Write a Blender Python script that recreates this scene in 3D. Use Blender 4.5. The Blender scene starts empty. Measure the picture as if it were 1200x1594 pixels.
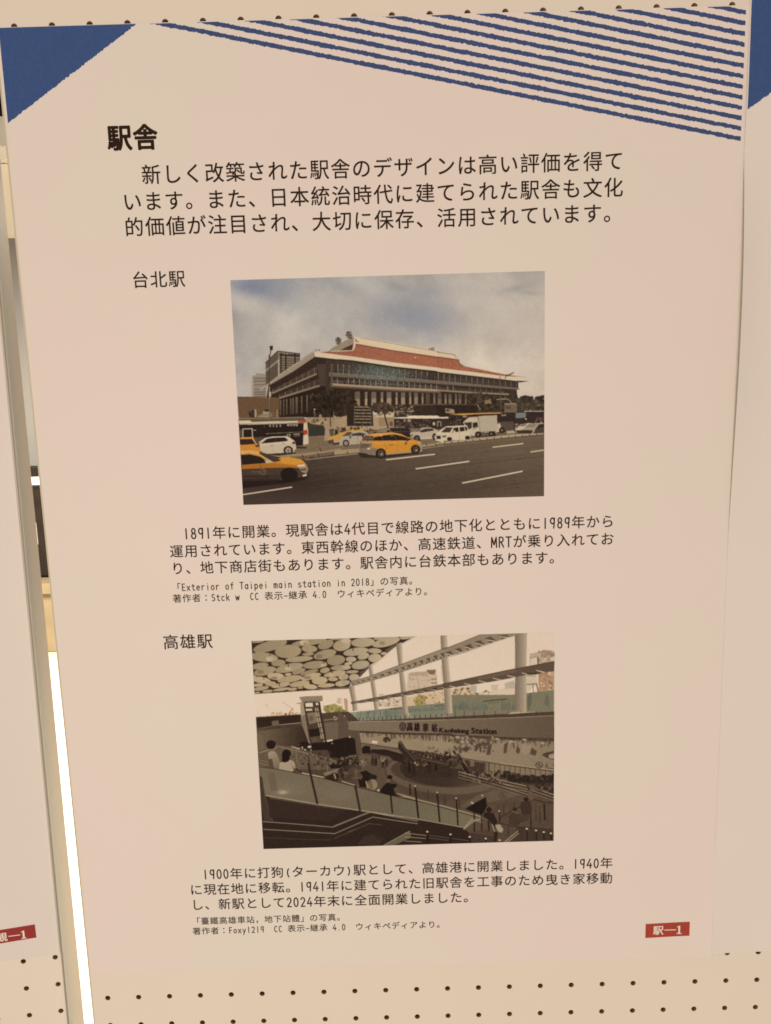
import bpy, bmesh, math, random
import numpy as np
from mathutils import Matrix, Vector

S = bpy.context.scene
COL = S.collection
rng = np.random.default_rng(7)
random.seed(7)
MM = 0.001

# ------------------------------------------------------------------ camera, world, lamps, exposure
# sheet coordinates: X to the right and Y down in millimetres on the board's face, Z into the board
CAM_R = np.array([[0.99958, 0.02893, -0.00339], [-0.02909, 0.98515, -0.16921], [-0.00155, 0.16924, 0.98557]])
CAM_C = np.array([-12.91184, -132.34211, -597.97747])
CAM_F = 1295.76


def W(X, Y, Z=0.0):
    """sheet millimetres -> world metres"""
    return (X * MM, Z * MM, -Y * MM)


cd = bpy.data.cameras.new('camera')
cd.sensor_fit = 'AUTO'
cd.sensor_width = 36.0
cd.lens = CAM_F / 1594 * 36.0
cd.clip_start = 0.02
cd.clip_end = 60
cam = bpy.data.objects.new('camera', cd)
COL.objects.link(cam)
_r, _d, _f = [Vector(W(*CAM_R[i])).normalized() for i in range(3)]
_m = Matrix((_r, -_d, -_f)).transposed().to_4x4()
_m.translation = Vector(W(*CAM_C))
cam.matrix_world = _m
S.camera = cam

world = bpy.data.worlds.new('World')
S.world = world
world.use_nodes = True
bg = world.node_tree.nodes['Background']
bg.inputs['Color'].default_value = (1.0, 0.80, 0.645, 1)
bg.inputs['Strength'].default_value = 0.345


def area_lamp(name, loc, target, size, power, color):
    l = bpy.data.lights.new(name, 'AREA')
    l.shape = 'DISK'
    l.size = size
    l.energy = power
    l.color = color
    o = bpy.data.objects.new(name, l)
    COL.objects.link(o)
    o.location = loc
    o.rotation_euler = (Vector(target) - Vector(loc)).to_track_quat('-Z', 'Y').to_euler()
    return o


area_lamp('hall_lamp', (-0.75, -4.1, -0.75), (0, 0, -0.05), 1.2, 92, (1.0, 0.78, 0.62))
area_lamp('floor_fill', (-1.0, 2.2, 0.7), (-1.15, 2.3, -1.35), 1.3, 330, (1.0, 0.9, 0.74))  # unseen light added behind the boards to overexpose the floor
S.view_settings.view_transform = 'Standard'
S.view_settings.look = 'None'
S.view_settings.exposure = 0.06
S.view_settings.gamma = 1.0
S.view_settings.use_curve_mapping = False
S.cycles.max_bounces = 8
S.cycles.filter_width = 1.7

# light that falls on the sheet: turns the seen print colours into ink reflectances
LIGHT_ON_SHEET = np.array([0.846, 0.666, 0.529])


def lin(c):
    c = np.asarray(c, float) / 255.0
    return np.where(c <= 0.04045, c / 12.92, ((c + 0.055) / 1.055) ** 2.4)


def ink(c):
    return np.clip(lin(c) / LIGHT_ON_SHEET, 0.004, 0.86)


# ------------------------------------------------------------------ helpers
def tag(o, label=None, cat=None, group=None, kind=None):
    for k, v in (('label', label), ('category', cat), ('group', group), ('kind', kind)):
        if v:
            o[k] = v
    return o


def empty(name, loc):
    o = bpy.data.objects.new(name, None)
    o.empty_display_size = 0.05
    COL.objects.link(o)
    o.location = loc
    return o


def link(name, me, mat, parent=None):
    o = bpy.data.objects.new(name, me)
    COL.objects.link(o)
    if mat:
        me.materials.append(mat)
    if parent:
        o.parent = parent
    return o


def mesh(name, verts, faces, mat, parent=None, smooth=False):
    me = bpy.data.meshes.new(name)
    me.from_pydata([tuple(v) for v in verts], [], faces)
    me.validate()
    me.update()
    if smooth:
        me.polygons.foreach_set('use_smooth', [True] * len(me.polygons))
    return link(name, me, mat, parent)


def material(name, color, rough=0.5, spec=0.35, noise=0.0, noise_scale=40.0, bump=0.0, bump_scale=400.0):
    m = bpy.data.materials.new(name)
    m.use_nodes = True
    nt = m.node_tree
    b = nt.nodes['Principled BSDF']
    b.inputs['Base Color'].default_value = (*color, 1)
    b.inputs['Roughness'].default_value = rough
    b.inputs['Specular IOR Level'].default_value = spec
    tc = nt.nodes.new('ShaderNodeTexCoord')
    if noise:
        n = nt.nodes.new('ShaderNodeTexNoise')
        n.inputs['Scale'].default_value = noise_scale
        n.inputs['Detail'].default_value = 6
        r = nt.nodes.new('ShaderNodeValToRGB')
        c0 = [max(0, c * (1 - noise)) for c in color]
        c1 = [min(1, c * (1 + noise)) for c in color]
        r.color_ramp.elements[0].position = 0.3
        r.color_ramp.elements[1].position = 0.7
        r.color_ramp.elements[0].color = (*c0, 1)
        r.color_ramp.elements[1].color = (*c1, 1)
        nt.links.new(tc.outputs['Object'], n.inputs['Vector'])
        nt.links.new(n.outputs['Fac'], r.inputs['Fac'])
        nt.links.new(r.outputs['Color'], b.inputs['Base Color'])
    if bump:
        n2 = nt.nodes.new('ShaderNodeTexNoise')
        n2.inputs['Scale'].default_value = bump_scale
        n2.inputs['Detail'].default_value = 4
        bp = nt.nodes.new('ShaderNodeBump')
        bp.inputs['Strength'].default_value = bump
        bp.inputs['Distance'].default_value = 0.0006
        nt.links.new(tc.outputs['Object'], n2.inputs['Vector'])
        nt.links.new(n2.outputs['Fac'], bp.inputs['Height'])
        nt.links.new(bp.outputs['Normal'], b.inputs['Normal'])
    return m


M_board = material('white_laminate', (0.82, 0.812, 0.742), 0.45, 0.3, 0.012, 9, 0.05, 500)
M_edge = material('edge_strip', (0.62, 0.62, 0.52), 0.5, 0.3, 0.03, 20)
M_edge_shade = material('edge_shade', (0.30, 0.29, 0.24), 0.5, 0.3, 0.03, 20)  # dark tone standing in for the shadow line at the board edge
M_side = material('frame_side', (0.60, 0.60, 0.58), 0.5, 0.3, 0.02, 12)
M_back = material('panel_back', (0.50, 0.36, 0.24), 0.8, 0.2, 0.05, 30)
M_hole = material('fibreboard_core', (0.50, 0.34, 0.21), 0.9, 0.1, 0.1, 300)
M_paper = material('poster_paper', (0.815, 0.79, 0.785), 0.5, 0.25, 0.008, 14, 0.06, 700)


def mottle(m, a, b, scale):
    """slow drift of the paper white between two tints"""
    nt = m.node_tree
    for n in nt.nodes:
        if n.type == 'VALTORGB':
            n.color_ramp.elements[0].position = 0.42
            n.color_ramp.elements[1].position = 0.60
            n.color_ramp.elements[0].color = (*a, 1)
            n.color_ramp.elements[1].color = (*b, 1)
        if n.type == 'TEX_NOISE' and abs(n.inputs['Scale'].default_value - 14) < 0.1:
            n.inputs['Scale'].default_value = scale
            n.inputs['Detail'].default_value = 3


mottle(M_paper, (0.832, 0.804, 0.80), (0.812, 0.820, 0.79), 5.0)
def translucent(m, color, k):
    nt = m.node_tree
    b = nt.nodes['Principled BSDF']
    t = nt.nodes.new('ShaderNodeBsdfTranslucent')
    t.inputs['Color'].default_value = (*color, 1)
    x = nt.nodes.new('ShaderNodeMixShader')
    x.inputs['Fac'].default_value = k
    out = nt.nodes['Material Output']
    nt.links.new(b.outputs[0], x.inputs[1])
    nt.links.new(t.outputs[0], x.inputs[2])
    nt.links.new(x.outputs[0], out.inputs['Surface'])


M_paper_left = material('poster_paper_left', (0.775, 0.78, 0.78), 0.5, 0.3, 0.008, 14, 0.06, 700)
M_paper_right = material('poster_paper_right', (0.86, 0.865, 0.855), 0.5, 0.3, 0.008, 14, 0.06, 700)
translucent(M_paper_right, (0.88, 0.87, 0.83), 0.05)
M_blue = material('blue_ink', tuple(ink((60, 77, 113))), 0.5, 0.06, 0.07, 420)
M_blue_stripe = material('blue_stripe_ink', tuple(ink((63, 73, 104))), 0.5, 0.06, 0.10, 420)
M_black = material('black_ink', tuple(ink((46, 29, 18))), 0.6, 0.04, 0.08, 500)
M_red = material('red_ink', tuple(ink((158, 62, 44))), 0.5, 0.1, 0.14, 900)
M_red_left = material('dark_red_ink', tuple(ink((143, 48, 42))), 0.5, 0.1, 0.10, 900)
M_tag_white = material('tag_white', tuple(ink((226, 196, 172))), 0.5, 0.3, 0.02, 300)

# ------------------------------------------------------------------ pegboards
PITCH, HOLE_R, SKIN = 25.0, 2.15, 4.0


def pegboard(name, place, x0, cols, y_first, rows, holes, right_edge=None, parent=None, mat=None):
    """perforated sheet: one square cell per hole, ring of quads round each hole and a bored wall behind it"""
    bm = bmesh.new()
    vc = {}

    def V(x, y, z):
        k = (round(x, 3), round(y, 3), round(z, 3))
        if k not in vc:
            vc[k] = bm.verts.new(place(x, y, z))
        return vc[k]

    n = 16
    sq = []
    for i in range(n):
        a = 2 * math.pi * i / n + math.pi / 4
        c, s = math.cos(a), math.sin(a)
        k = 12.5 / max(abs(c), abs(s))
        sq.append((c * k, s * k))
    for r in rows:
        for c in cols:
            cx, cy = x0 + c * PITCH, y_first + r * PITCH
            if right_edge is not None and cx + 12.5 > right_edge(cy) - 14:
                # last cell of the row reaches to the sawn edge of the board
                bd = [V(cx + (dx if dx <= 0 else dx / 12.5 * (right_edge(cy + dy) - cx)), cy + dy, 0) for dx, dy in sq]
            else:
                bd = [V(cx + dx, cy + dy, 0) for dx, dy in sq]
            if holes(r, c) and (right_edge is None or cx + 3 < right_edge(cy)):
                ci = [V(cx + HOLE_R * math.cos(2 * math.pi * i / n + math.pi / 4), cy + HOLE_R * math.sin(2 * math.pi * i / n + math.pi / 4), 0) for i in range(n)]
                cb = [V(cx + HOLE_R * math.cos(2 * math.pi * i / n + math.pi / 4), cy + HOLE_R * math.sin(2 * math.pi * i / n + math.pi / 4), SKIN) for i in range(n)]
                for i in range(n):
                    j = (i + 1) % n
                    q = [bd[i], bd[j], ci[j], ci[i]]
                    if len(set(q)) == 4:
                        f = bm.faces.new(q)
                    f2 = bm.faces.new([ci[i], ci[j], cb[j], cb[i]])
                    f2.material_index = 1
            else:
                seen = []
                for v in bd:
                    if v not in seen:
                        seen.append(v)
                try:
                    bm.faces.new(seen)
                except ValueError:
                    pass
    bmesh.ops.recalc_face_normals(bm, faces=bm.faces)
    me = bpy.data.meshes.new(name)
    bm.to_mesh(me)
    bm.free()
    o = link(name, me, M_board, parent)
    me.materials.append(M_hole)
    return o


def main_place(x, y, z):
    return W(x, y, z)


TOP, BOT = -362.5 - 4 * PITCH - 12.5, -362.5 + 37 * PITCH + 12.5
XL, XR = -262.5, 637.5
panel = empty('display_panel', (0, 0, 0))
tag(panel, 'white perforated display board behind the station poster, right of the bright gap', 'display panel', 'perforated exhibition boards')
open_rows = lambda r, c: r <= 1 or r >= 27
pegboard('pegboard', main_place, -250, range(0, 36), -362.5, range(-4, 38), open_rows, None, panel)


def strip_mesh(name, place, ring0, ring1, mat, parent):
    """closed loft between two rings of sheet points"""
    n = len(ring0)
    v = [place(*p) for p in ring0 + ring1]
    f = [(i, (i + 1) % n, n + (i + 1) % n, n + i) for i in range(n)] + [tuple(range(n))[::-1], tuple(range(n, 2 * n))]
    return mesh(name, v, f, mat, parent)


def box(name, place, x, y, z, mat, parent=None):
    r0 = [(x[0], y[0], z[0]), (x[1], y[0], z[0]), (x[1], y[0], z[1]), (x[0], y[0], z[1])]
    r1 = [(a, y[1], c) for a, _, c in r0]
    return strip_mesh(name, place, r0, r1, mat, parent)


box('edge_strip', main_place, (XL - 0.9, XL), (TOP, BOT), (-0.3, 26), M_edge, panel)
box('edge_strip', main_place, (XR, XR + 0.9), (TOP, BOT), (-0.3, 26), M_edge, panel)
box('back_board', main_place, (XL, XR), (TOP, BOT), (22, 26), M_back, panel)

# the neighbouring board, turned towards the viewer
LA = 0.15584
LO = np.array([-321.69386, 362.73216, 13.56871])
LD, LN = np.array([math.cos(LA), 0, math.sin(LA)]), np.array([-math.sin(LA), 0, math.cos(LA)])


def left_place(s, y, z):
    p = LO + s * LD + z * LN
    return W(p[0], y, p[2])


edge_x = lambda y: 36.0 - (y + 188) * (5.9 / 589)
side_t = lambda y: 35.0 + (y + 81) * (11.0 / 482)
panel_l = empty('display_panel', left_place(0, 0, 0))
inv_l = Vector(left_place(0, 0, 0))
tag(panel_l, 'white perforated display board turned at an angle, left of the bright gap', 'display panel', 'perforated exhibition boards')
LP = lambda s, y, z: tuple(Vector(left_place(s, y, z)) - inv_l)
pegboard('pegboard', LP, 0, range(-18, 2), 362.73 - 29 * PITCH, range(-4, 38), open_rows, edge_x, panel_l)
r0 = [(edge_x(TOP), TOP, -0.2), (edge_x(TOP) + 0.8, TOP, -0.2), (edge_x(TOP) + 0.8, TOP, side_t(TOP)), (edge_x(TOP), TOP, side_t(TOP))]
r1 = [(edge_x(BOT), BOT, -0.2), (edge_x(BOT) + 0.8, BOT, -0.2), (edge_x(BOT) + 0.8, BOT, side_t(BOT)), (edge_x(BOT), BOT, side_t(BOT))]
strip_mesh('frame_side', LP, r0, r1, M_side, panel_l)
r0 = [(edge_x(TOP) - 0.9, TOP, -0.5), (edge_x(TOP) + 0.3, TOP, -0.5), (edge_x(TOP) + 0.3, TOP, -0.22), (edge_x(TOP) - 0.9, TOP, -0.22)]
r1 = [(edge_x(BOT) - 0.9, BOT, -0.5), (edge_x(BOT) + 0.3, BOT, -0.5), (edge_x(BOT) + 0.3, BOT, -0.22), (edge_x(BOT) - 0.9, BOT, -0.22)]
strip_mesh('edge_strip', LP, r0, r1, M_edge_shade, panel_l)  # thin dark strip added as the shadow line between paper and board side
box('back_board', LP, (-462.5, 28), (TOP, BOT), (20, 24), M_back, panel_l)

# ------------------------------------------------------------------ lettering
TEXTS = {}
_strokes = {}


def arc(cx, cy, rx, ry, a0, a1, n=10):
    return [(cx + rx * math.cos(math.radians(a0 + (a1 - a0) * i / n)), cy + ry * math.sin(math.radians(a0 + (a1 - a0) * i / n))) for i in range(n + 1)]


# half-width letters as pen strokes: x 0..1 across the cell, y 0 baseline, 1 cap height
_strokes.update({
    '0': [arc(.5, .5, .34, .5, 90, 450, 20)],
    '1': [[(.5, 1), (.5, 0)]],
    '2': [arc(.5, .72, .32, .28, 165, -35, 9) + [(.2, 0), (.84, 0)]],
    '4': [[(.62, 1), (.1, .3), (.92, .3)], [(.7, .55), (.68, 0)]],
    '8': [arc(.5, .76, .27, .24, 90, 450, 16), arc(.5, .26, .33, .26, 90, 450, 16)],
    '9': [arc(.48, .72, .31, .28, 0, 360, 16), [(.8, 1), (.78, .62), (.7, 0)]],
    '.': [[(.45, .02), (.5, .02)]],
    '-': [[(.12, .42), (.9, .42)]],
    '(': [arc(1.1, .42, .62, .62, 132, 228, 8)],
    ')': [arc(-.1, .42, .62, .62, 48, -48, 8)],
    'E': [[(.82, 1), (.2, 1), (.2, 0), (.85, 0)], [(.2, .52), (.75, .52)]],
    'x': [[(.14, .66), (.84, 0)], [(.82, .66), (.14, 0)]],
    't': [[(.46, .92), (.46, .12), (.6, 0), (.86, .04)], [(.14, .66), (.84, .66)]],
    'e': [[(.17, .36), (.83, .36)] + arc(.5, .33, .33, .33, 5, 318, 14)],
    'r': [[(.26, .66), (.26, 0)], [(.26, .4)] + arc(.62, .34, .34, .32, 150, 60, 5)],
    'i': [[(.5, .64), (.5, 0)], [(.5, .9), (.5, .93)]],
    'o': [arc(.5, .33, .34, .33, 90, 450, 16)],
    'f': [arc(.68, .8, .22, .2, 60, 180, 6) + [(.46, 0)], [(.16, .66), (.8, .66)]],
    'T': [[(.08, 1), (.92, 1)], [(.5, 1), (.5, 0)]],
    'a': [arc(.48, .33, .32, .33, 90, 450, 14), [(.82, .66), (.82, 0)]],
    'p': [[(.18, .66), (.18, -.32)], arc(.5, .33, .32, .33, 90, 450, 14)],
    'm': [[(.12, .66), (.12, 0)], [(.12, .46)] + arc(.31, .48, .19, .18, 170, 0, 6) + [(.5, 0)], [(.5, .46)] + arc(.7, .48, .19, .18, 170, 0, 6) + [(.89, 0)]],
    'n': [[(.2, .66), (.2, 0)], [(.2, .4)] + arc(.5, .38, .3, .28, 165, 0, 8) + [(.8, 0)]],
    's': [arc(.5, .5, .29, .16, 35, 250, 8) + arc(.5, .17, .31, .17, 70, -145, 8)],
    'S': [arc(.5, .76, .31, .24, 35, 250, 8) + arc(.5, .26, .33, .26, 70, -145, 8)],
    'c': [arc(.53, .33, .34, .33, 45, 315, 12)],
    'k': [[(.2, 1), (.2, 0)], [(.78, .66), (.22, .26)], [(.42, .42), (.84, 0)]],
    'w': [[(.06, .66), (.27, 0), (.5, .56), (.73, 0), (.94, .66)]],
    'C': [arc(.55, .5, .38, .5, 50, 310, 14)],
    'F': [[(.84, 1), (.22, 1), (.22, 0)], [(.22, .5), (.74, .5)]],
    'y': [[(.14, .66), (.5, .02)], [(.86, .66), (.5, .02), (.28, -.32)]],
    'M': [[(.1, 0), (.14, 1), (.5, .25), (.86, 1), (.9, 0)]],
    'R': [[(.18, 1), (.18, 0)], [(.18, 1), (.5, 1)] + arc(.5, .76, .3, .24, 80, -80, 8) + [(.18, .52)], [(.45, .52), (.86, 0)]],
})


def stroke_strip(pts, w):
    """a pen line as one flat strip with rounded ends: outline points and faces"""
    P = [np.array(p, float) for p in pts]
    closed = np.linalg.norm(P[0] - P[-1]) < 1e-6
    v, f = [], []
    n = len(P)
    L = []
    for i in range(n):
        if closed:
            a, b = P[(i - 1) % (n - 1)], P[(i + 1) % (n - 1)] if i < n - 1 else P[1]
        else:
            a, b = P[max(i - 1, 0)], P[min(i + 1, n - 1)]
        d1, d2 = P[i] - a, b - P[i]
        if np.linalg.norm(d1) < 1e-9:
            d1 = d2
        if np.linalg.norm(d2) < 1e-9:
            d2 = d1
        d1, d2 = d1 / np.linalg.norm(d1), d2 / np.linalg.norm(d2)
        t = d1 + d2
        t = t / (np.linalg.norm(t) + 1e-9)
        nn = np.array([-t[1], t[0]])
        k = min(1.8, 1 / max(0.35, abs(np.dot(nn, [-d1[1], d1[0]]))))
        v += [P[i] + nn * w / 2 * k, P[i] - nn * w / 2 * k]
    for i in range(n - 1):
        f.append((2 * i, 2 * i + 1, 2 * i + 3, 2 * i + 2))
    if not closed:
        for end, s in ((0, -1), (n - 1, 1)):
            a = P[1] if end == 0 else P[n - 2]
            d = P[end] - a
            d /= np.linalg.norm(d)
            nn = np.array([-d[1], d[0]])
            base = len(v)
            for k in (45, 90, 135):
                an = math.radians(k)
                v.append(P[end] + nn * w / 2 * math.cos(an) + d * w / 2 * math.sin(an))
            if end == n - 1:
                f.append((2 * end, base, base + 1, base + 2, 2 * end + 1)[::-1])
            else:
                f.append((2 * end + 1, base, base + 1, base + 2, 2 * end))
    return v, f


def split_corners(strokes):
    out = []
    for st in strokes:
        cur = [st[0]]
        for i in range(1, len(st)):
            if len(cur) > 1 or i > 1:
                a = np.array(st[i - 1]) - np.array(st[i - 2])
                b = np.array(st[i]) - np.array(st[i - 1])
                if np.linalg.norm(a) > 1e-6 and np.linalg.norm(b) > 1e-6 and a @ b < 0.62 * np.linalg.norm(a) * np.linalg.norm(b) and len(cur) > 1:
                    out.append(cur)
                    cur = [st[i - 1]]
            cur.append(st[i])
        out.append(cur)
    return out


_glyphs = {}


def load_glyphs(chars, offset):
    """outlines of Blender's own built-in typeface, one flat mesh per character"""
    tmp = []
    for ch in sorted(set(chars)):
        if (ch, offset) in _glyphs:
            continue
        c = bpy.data.curves.new('glyph', 'FONT')
        c.body = ch
        c.offset = offset
        c.resolution_u = 4
        o = bpy.data.objects.new('glyph', c)
        COL.objects.link(o)
        tmp.append((ch, o, c))
    dg = bpy.context.evaluated_depsgraph_get()
    dg.update()
    for ch, o, c in tmp:
        me = bpy.data.meshes.new_from_object(o.evaluated_get(dg))
        v = np.array([(p.co.x, p.co.y) for p in me.vertices]).reshape(-1, 2)
        f = [tuple(p.vertices) for p in me.polygons]
        _glyphs[(ch, offset)] = (v, f)
        bpy.data.meshes.remove(me)
    for ch, o, c in tmp:
        bpy.data.objects.remove(o)
        bpy.data.curves.remove(c)


def em_size():
    load_glyphs('国', 0.0)
    v = _glyphs[('国', 0.0)][0]
    return (v[:, 0].min() + v[:, 0].max()), (v[:, 1].min() + v[:, 1].max()) / 2


EM_W, EM_CY = em_size()


def text_geo(body, pitch, glyph=0.95, weight=0.0, pen=0.088, cap=0.72, copies=4, step=0.012):
    """flat faces for one line: X from 0, Y down, centre line of the line at 0; half-width characters take half a pitch"""
    load_glyphs([c for c in body if c not in _strokes and c not in ' 　'], 0.0)
    verts, faces, u, layer = [], [], 0.0, 0
    for ch in body:
        adv = 0.5 if (ch in _strokes or ch == ' ') else 1.0
        if ch in _strokes:
            for si, st in enumerate(split_corners(_strokes[ch])):
                sx, sy = pitch * 0.5 * 0.84, pitch * cap
                q = [((u * pitch + pitch * 0.04 + x * sx), (0.5 - y) * sy) for x, y in st]
                q = [p for i, p in enumerate(q) if i == 0 or abs(p[0] - q[i - 1][0]) + abs(p[1] - q[i - 1][1]) > 1e-6]
                v, f = stroke_strip(q, pitch * pen)
                b = len(verts)
                verts += [(p[0], p[1], si * 0.004) for p in v]
                faces += [tuple(b + i for i in ff) for ff in f]
        elif ch not in ' 　':
            v, f = _glyphs[(ch, 0.0)]
            k = pitch * glyph / EM_W
            cx = (u + 0.5) * pitch
            ox, oy = EM_W / 2, EM_CY
            if ch == '：':
                ox = (v[:, 0].min() + v[:, 0].max()) / 2
                oy = (v[:, 1].min() + v[:, 1].max()) / 2
            # weight of the print: the outline swept round a small circle, layers a few microns apart
            for q in range(copies if weight else 1):
                an = 2 * math.pi * (q + 0.5) / copies
                dx, dy = weight * pitch * math.cos(an), weight * pitch * math.sin(an)
                b = len(verts)
                verts += [(cx + dx + (x - ox) * k, dy - (y - oy) * k, q * step) for x, y in v]
                faces += [tuple(b + i for i in ff) for ff in f]
        u += adv
    return verts, faces


# ------------------------------------------------------------------ the posters
def bump01(t):
    return 0.0 if t <= 0 or t >= 1 else math.sin(math.pi * t) ** 2


def lift_main(X, Y):
    """how far the paper stands off the board"""
    e = max(0.0, (X - 205) / 32.0)
    d = 0.55
    d += 1.6 * e * e * max(0.0, (Y - 240) / 100.0)
    d += 0.9 * max(0.0, (Y - 328) / 12.0) ** 2 * bump01((X - 150) / 110.0)
    return d


def lift_right(X, Y):
    e = max(0.0, 1 - (X - 237.0) / 34.0) ** 2
    d = 1.0
    if -268 < Y < 8:
        t = (Y + 268) / 276.0
        d += 6.8 * (math.sin(math.pi * t ** 0.72) ** 1.35) * e
    if Y > 262:
        d += 1.5 * (Y - 262) / 75.0 * e
    d += 0.7 * e * bump01((Y + 370) / 120.0)
    return d


def sheet(name, place, lift, x0, x1, y0, y1, mat, parent, nx, ny, edge_bias=None):
    """paper of a real thickness"""
    xs = [x0 + (x1 - x0) * i / nx for i in range(nx + 1)]
    if edge_bias == 'left':
        xs = [x0 + (x1 - x0) * (i / nx) ** 1.8 for i in range(nx + 1)]
    if edge_bias == 'right':
        xs = [x1 - (x1 - x0) * (1 - i / nx) ** 1.8 for i in range(nx + 1)]
    ys = [y0 + (y1 - y0) * j / ny for j in range(ny + 1)]
    v, f = [], []
    T = 0.22
    for k in (0, 1):
        for y in ys:
            for x in xs:
                v.append(place(x, y, -lift(x, y) + k * T))
    n = (nx + 1) * (ny + 1)
    I = lambda i, j, k: k * n + j * (nx + 1) + i
    for j in range(ny):
        for i in range(nx):
            f.append((I(i, j, 0), I(i, j + 1, 0), I(i + 1, j + 1, 0), I(i + 1, j, 0)))
            f.append((I(i, j, 1), I(i + 1, j, 1), I(i + 1, j + 1, 1), I(i, j + 1, 1)))
    for j in range(ny):
        f.append((I(0, j, 0), I(0, j, 1), I(0, j + 1, 1), I(0, j + 1, 0)))
        f.append((I(nx, j, 0), I(nx, j + 1, 0), I(nx, j + 1, 1), I(nx, j, 1)))
    for i in range(nx):
        f.append((I(i, 0, 0), I(i + 1, 0, 0), I(i + 1, 0, 1), I(i, 0, 1)))
        f.append((I(i, ny, 0), I(i, ny, 1), I(i + 1, ny, 1), I(i + 1, ny, 0)))
    return mesh(name, v, f, mat, parent, smooth=False)


def printed(name, place, lift, verts, faces, mat, parent, h=0.06):
    """ink lying on a sheet"""
    v = [place(p[0], p[1], -lift(p[0], p[1]) - h - (p[2] if len(p) > 2 else 0.0)) for p in verts]
    return mesh(name, v, faces, mat, parent)


poster = empty('poster', (0, 0, 0))
tag(poster, 'poster about two railway stations with two printed photographs, blue corner and blue stripes', 'poster', 'posters pinned to the boards')
PX0, PX1, PY0, PY1 = -260.6, 236.8, -362.2, 339.3
flat = lift_main
slant = lambda x, y, z: main_place(x, y + (x + 225) * 0.0016 * (y - PY0) / (PY1 - PY0), z)   # lower edge trimmed slightly out of square
sheet('sheet', slant, lift_main, PX0, PX1, PY0, PY1, M_paper, poster, 40, 60, 'right')


def rough_band(a, b, half, step=0.75, jit=0.30, clip_top=None, cut=None):
    """a band with chalky edges from a to b, as a row of quads"""
    a, b = np.array(a, float), np.array(b, float)
    L = np.linalg.norm(b - a)
    d = (b - a) / L
    n = np.array([-d[1], d[0]])
    k = max(2, int(L / step))
    up = down = 0.0
    v = []
    for i in range(k + 1):
        p = a + d * L * i / k
        up = up * 0.3 + random.gauss(0, jit) * 0.6
        down = down * 0.3 + random.gauss(0, jit) * 0.6
        h = half * (1 + 0.06 * math.sin(i * 0.13))
        q0, q1 = p - n * (h + up), p + n * (h + down)
        if i == k and cut is not None:
            q0, q1 = np.array([cut, q0[1]]), np.array([cut, q1[1]])
        if clip_top is not None:
            q0[1], q1[1] = max(q0[1], clip_top), max(q1[1], clip_top + 0.02)
        v += [tuple(q0), tuple(q1)]
    f = [(2 * i, 2 * i + 1, 2 * i + 3, 2 * i + 2) for i in range(k)]
    return v, f


def triangle(corner, w, h, jit=0.3):
    """solid corner triangle with a chalky long side, built as a fan of strips"""
    x0, y0 = corner
    k = 150
    v, f = [], []
    for i in range(k + 1):
        t = i / k
        x = x0 + w * t
        yb = y0 + h * (1 - t) + (random.gauss(0, jit) if 0 < i < k else 0)
        v += [(x, y0), (x, max(yb, y0 + 0.02))]
    f = [(2 * i, 2 * i + 1, 2 * i + 3, 2 * i + 2) for i in range(k)]
    return v, f


printed('corner_triangle', main_place, flat, *triangle((-260.2, -361.9), 91.4, 59.2), M_blue, poster)
SLOPE = 0.2142
for i in range(13):
    yr = -278.9 - 6.56 * i
    yt = -361.7
    xl = 234 - (yr - yt) / SLOPE - 7
    printed('stripe', main_place, flat, *rough_band((xl, yr - (234 - xl) * SLOPE), (234.0, yr), 1.40, clip_top=yt, cut=234.0), M_blue_stripe, poster)


def text_part(name, lines, pitch, x0, weight=0.010, glyph=0.95, pen=0.094, cap=0.70, mat=None, copies=4):
    V, F = [], []
    for body, y in lines:
        v, f = text_geo(body, pitch, glyph, weight, pen, cap, copies)
        b = len(V)
        V += [(x0 + p[0], y + p[1], p[2]) for p in v]
        F += [tuple(b + i for i in ff) for ff in f]
    o = printed(name, main_place, flat, V, F, mat or M_black, poster, 0.07)
    return o


text_part('heading', [('駅舎', -291.0)], 17.5, -194.8, weight=0.031, glyph=0.97, copies=8)
text_part('paragraph', [('　新しく改築された駅舎のデザインは高い評価を得て', -267.0),
                        ('います。また、日本統治時代に建てられた駅舎も文化', -249.8),
                        ('的価値が注目され、大切に保存、活用されています。', -233.2)], 14.31, -187.9)
text_part('caption', [('台北駅', -198.0)], 12.65, -185.6)
text_part('paragraph', [('　1891年に開業。現駅舎は4代目で線路の地下化とともに1989年から', -17.9),
                        ('運用されています。東西幹線のほか、高速鉄道、MRTが乗り入れてお', -4.8),
                        ('り、地下商店街もあります。駅舎内に台鉄本部もあります。', 8.0)], 10.71, -173.3)
text_part('credit_line', [('「Exterior of Taipei main station in 2018」の写真。', 22.3),
                          ('著作者：Stck w　CC 表示-継承 4.0　ウィキペディアより。', 30.8)], 7.155, -173.6, weight=0.009, pen=0.095)
text_part('caption', [('高雄駅', 64.4)], 12.7, -183.5)
text_part('paragraph', [('　1900年に打狗(ターカウ)駅として、高雄港に開業しました。1940年', 255.2),
                        ('に現在地に移転。1941年に建てられた旧駅舎を工事のため曳き家移動', 268.3),
                        ('し、新駅として2024年末に全面開業しました。', 281.4)], 10.785, -177.3)
text_part('credit_line', [('「臺鐵高雄車站，地下站體」の写真。', 295.7),
                          ('著作者：Foxy1219　CC 表示-継承 4.0　ウィキペディアより。', 304.5)], 7.2, -177.5, weight=0.009, pen=0.095)


def quad(x0, y0, x1, y1, x2, y2, x3, y3):
    return [(x0, y0), (x1, y1), (x2, y2), (x3, y3)], [(0, 3, 2, 1)]


def quad_grid(c, n):
    c = [np.array(p) for p in c]
    v = []
    for j in range(2):
        a, b = (c[0], c[1]) if j == 0 else (c[3], c[2])
        v += [tuple(a + (b - a) * i / n) for i in range(n + 1)]
    return v, [(i, n + 1 + i, n + 2 + i, i + 1) for i in range(n)]


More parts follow.
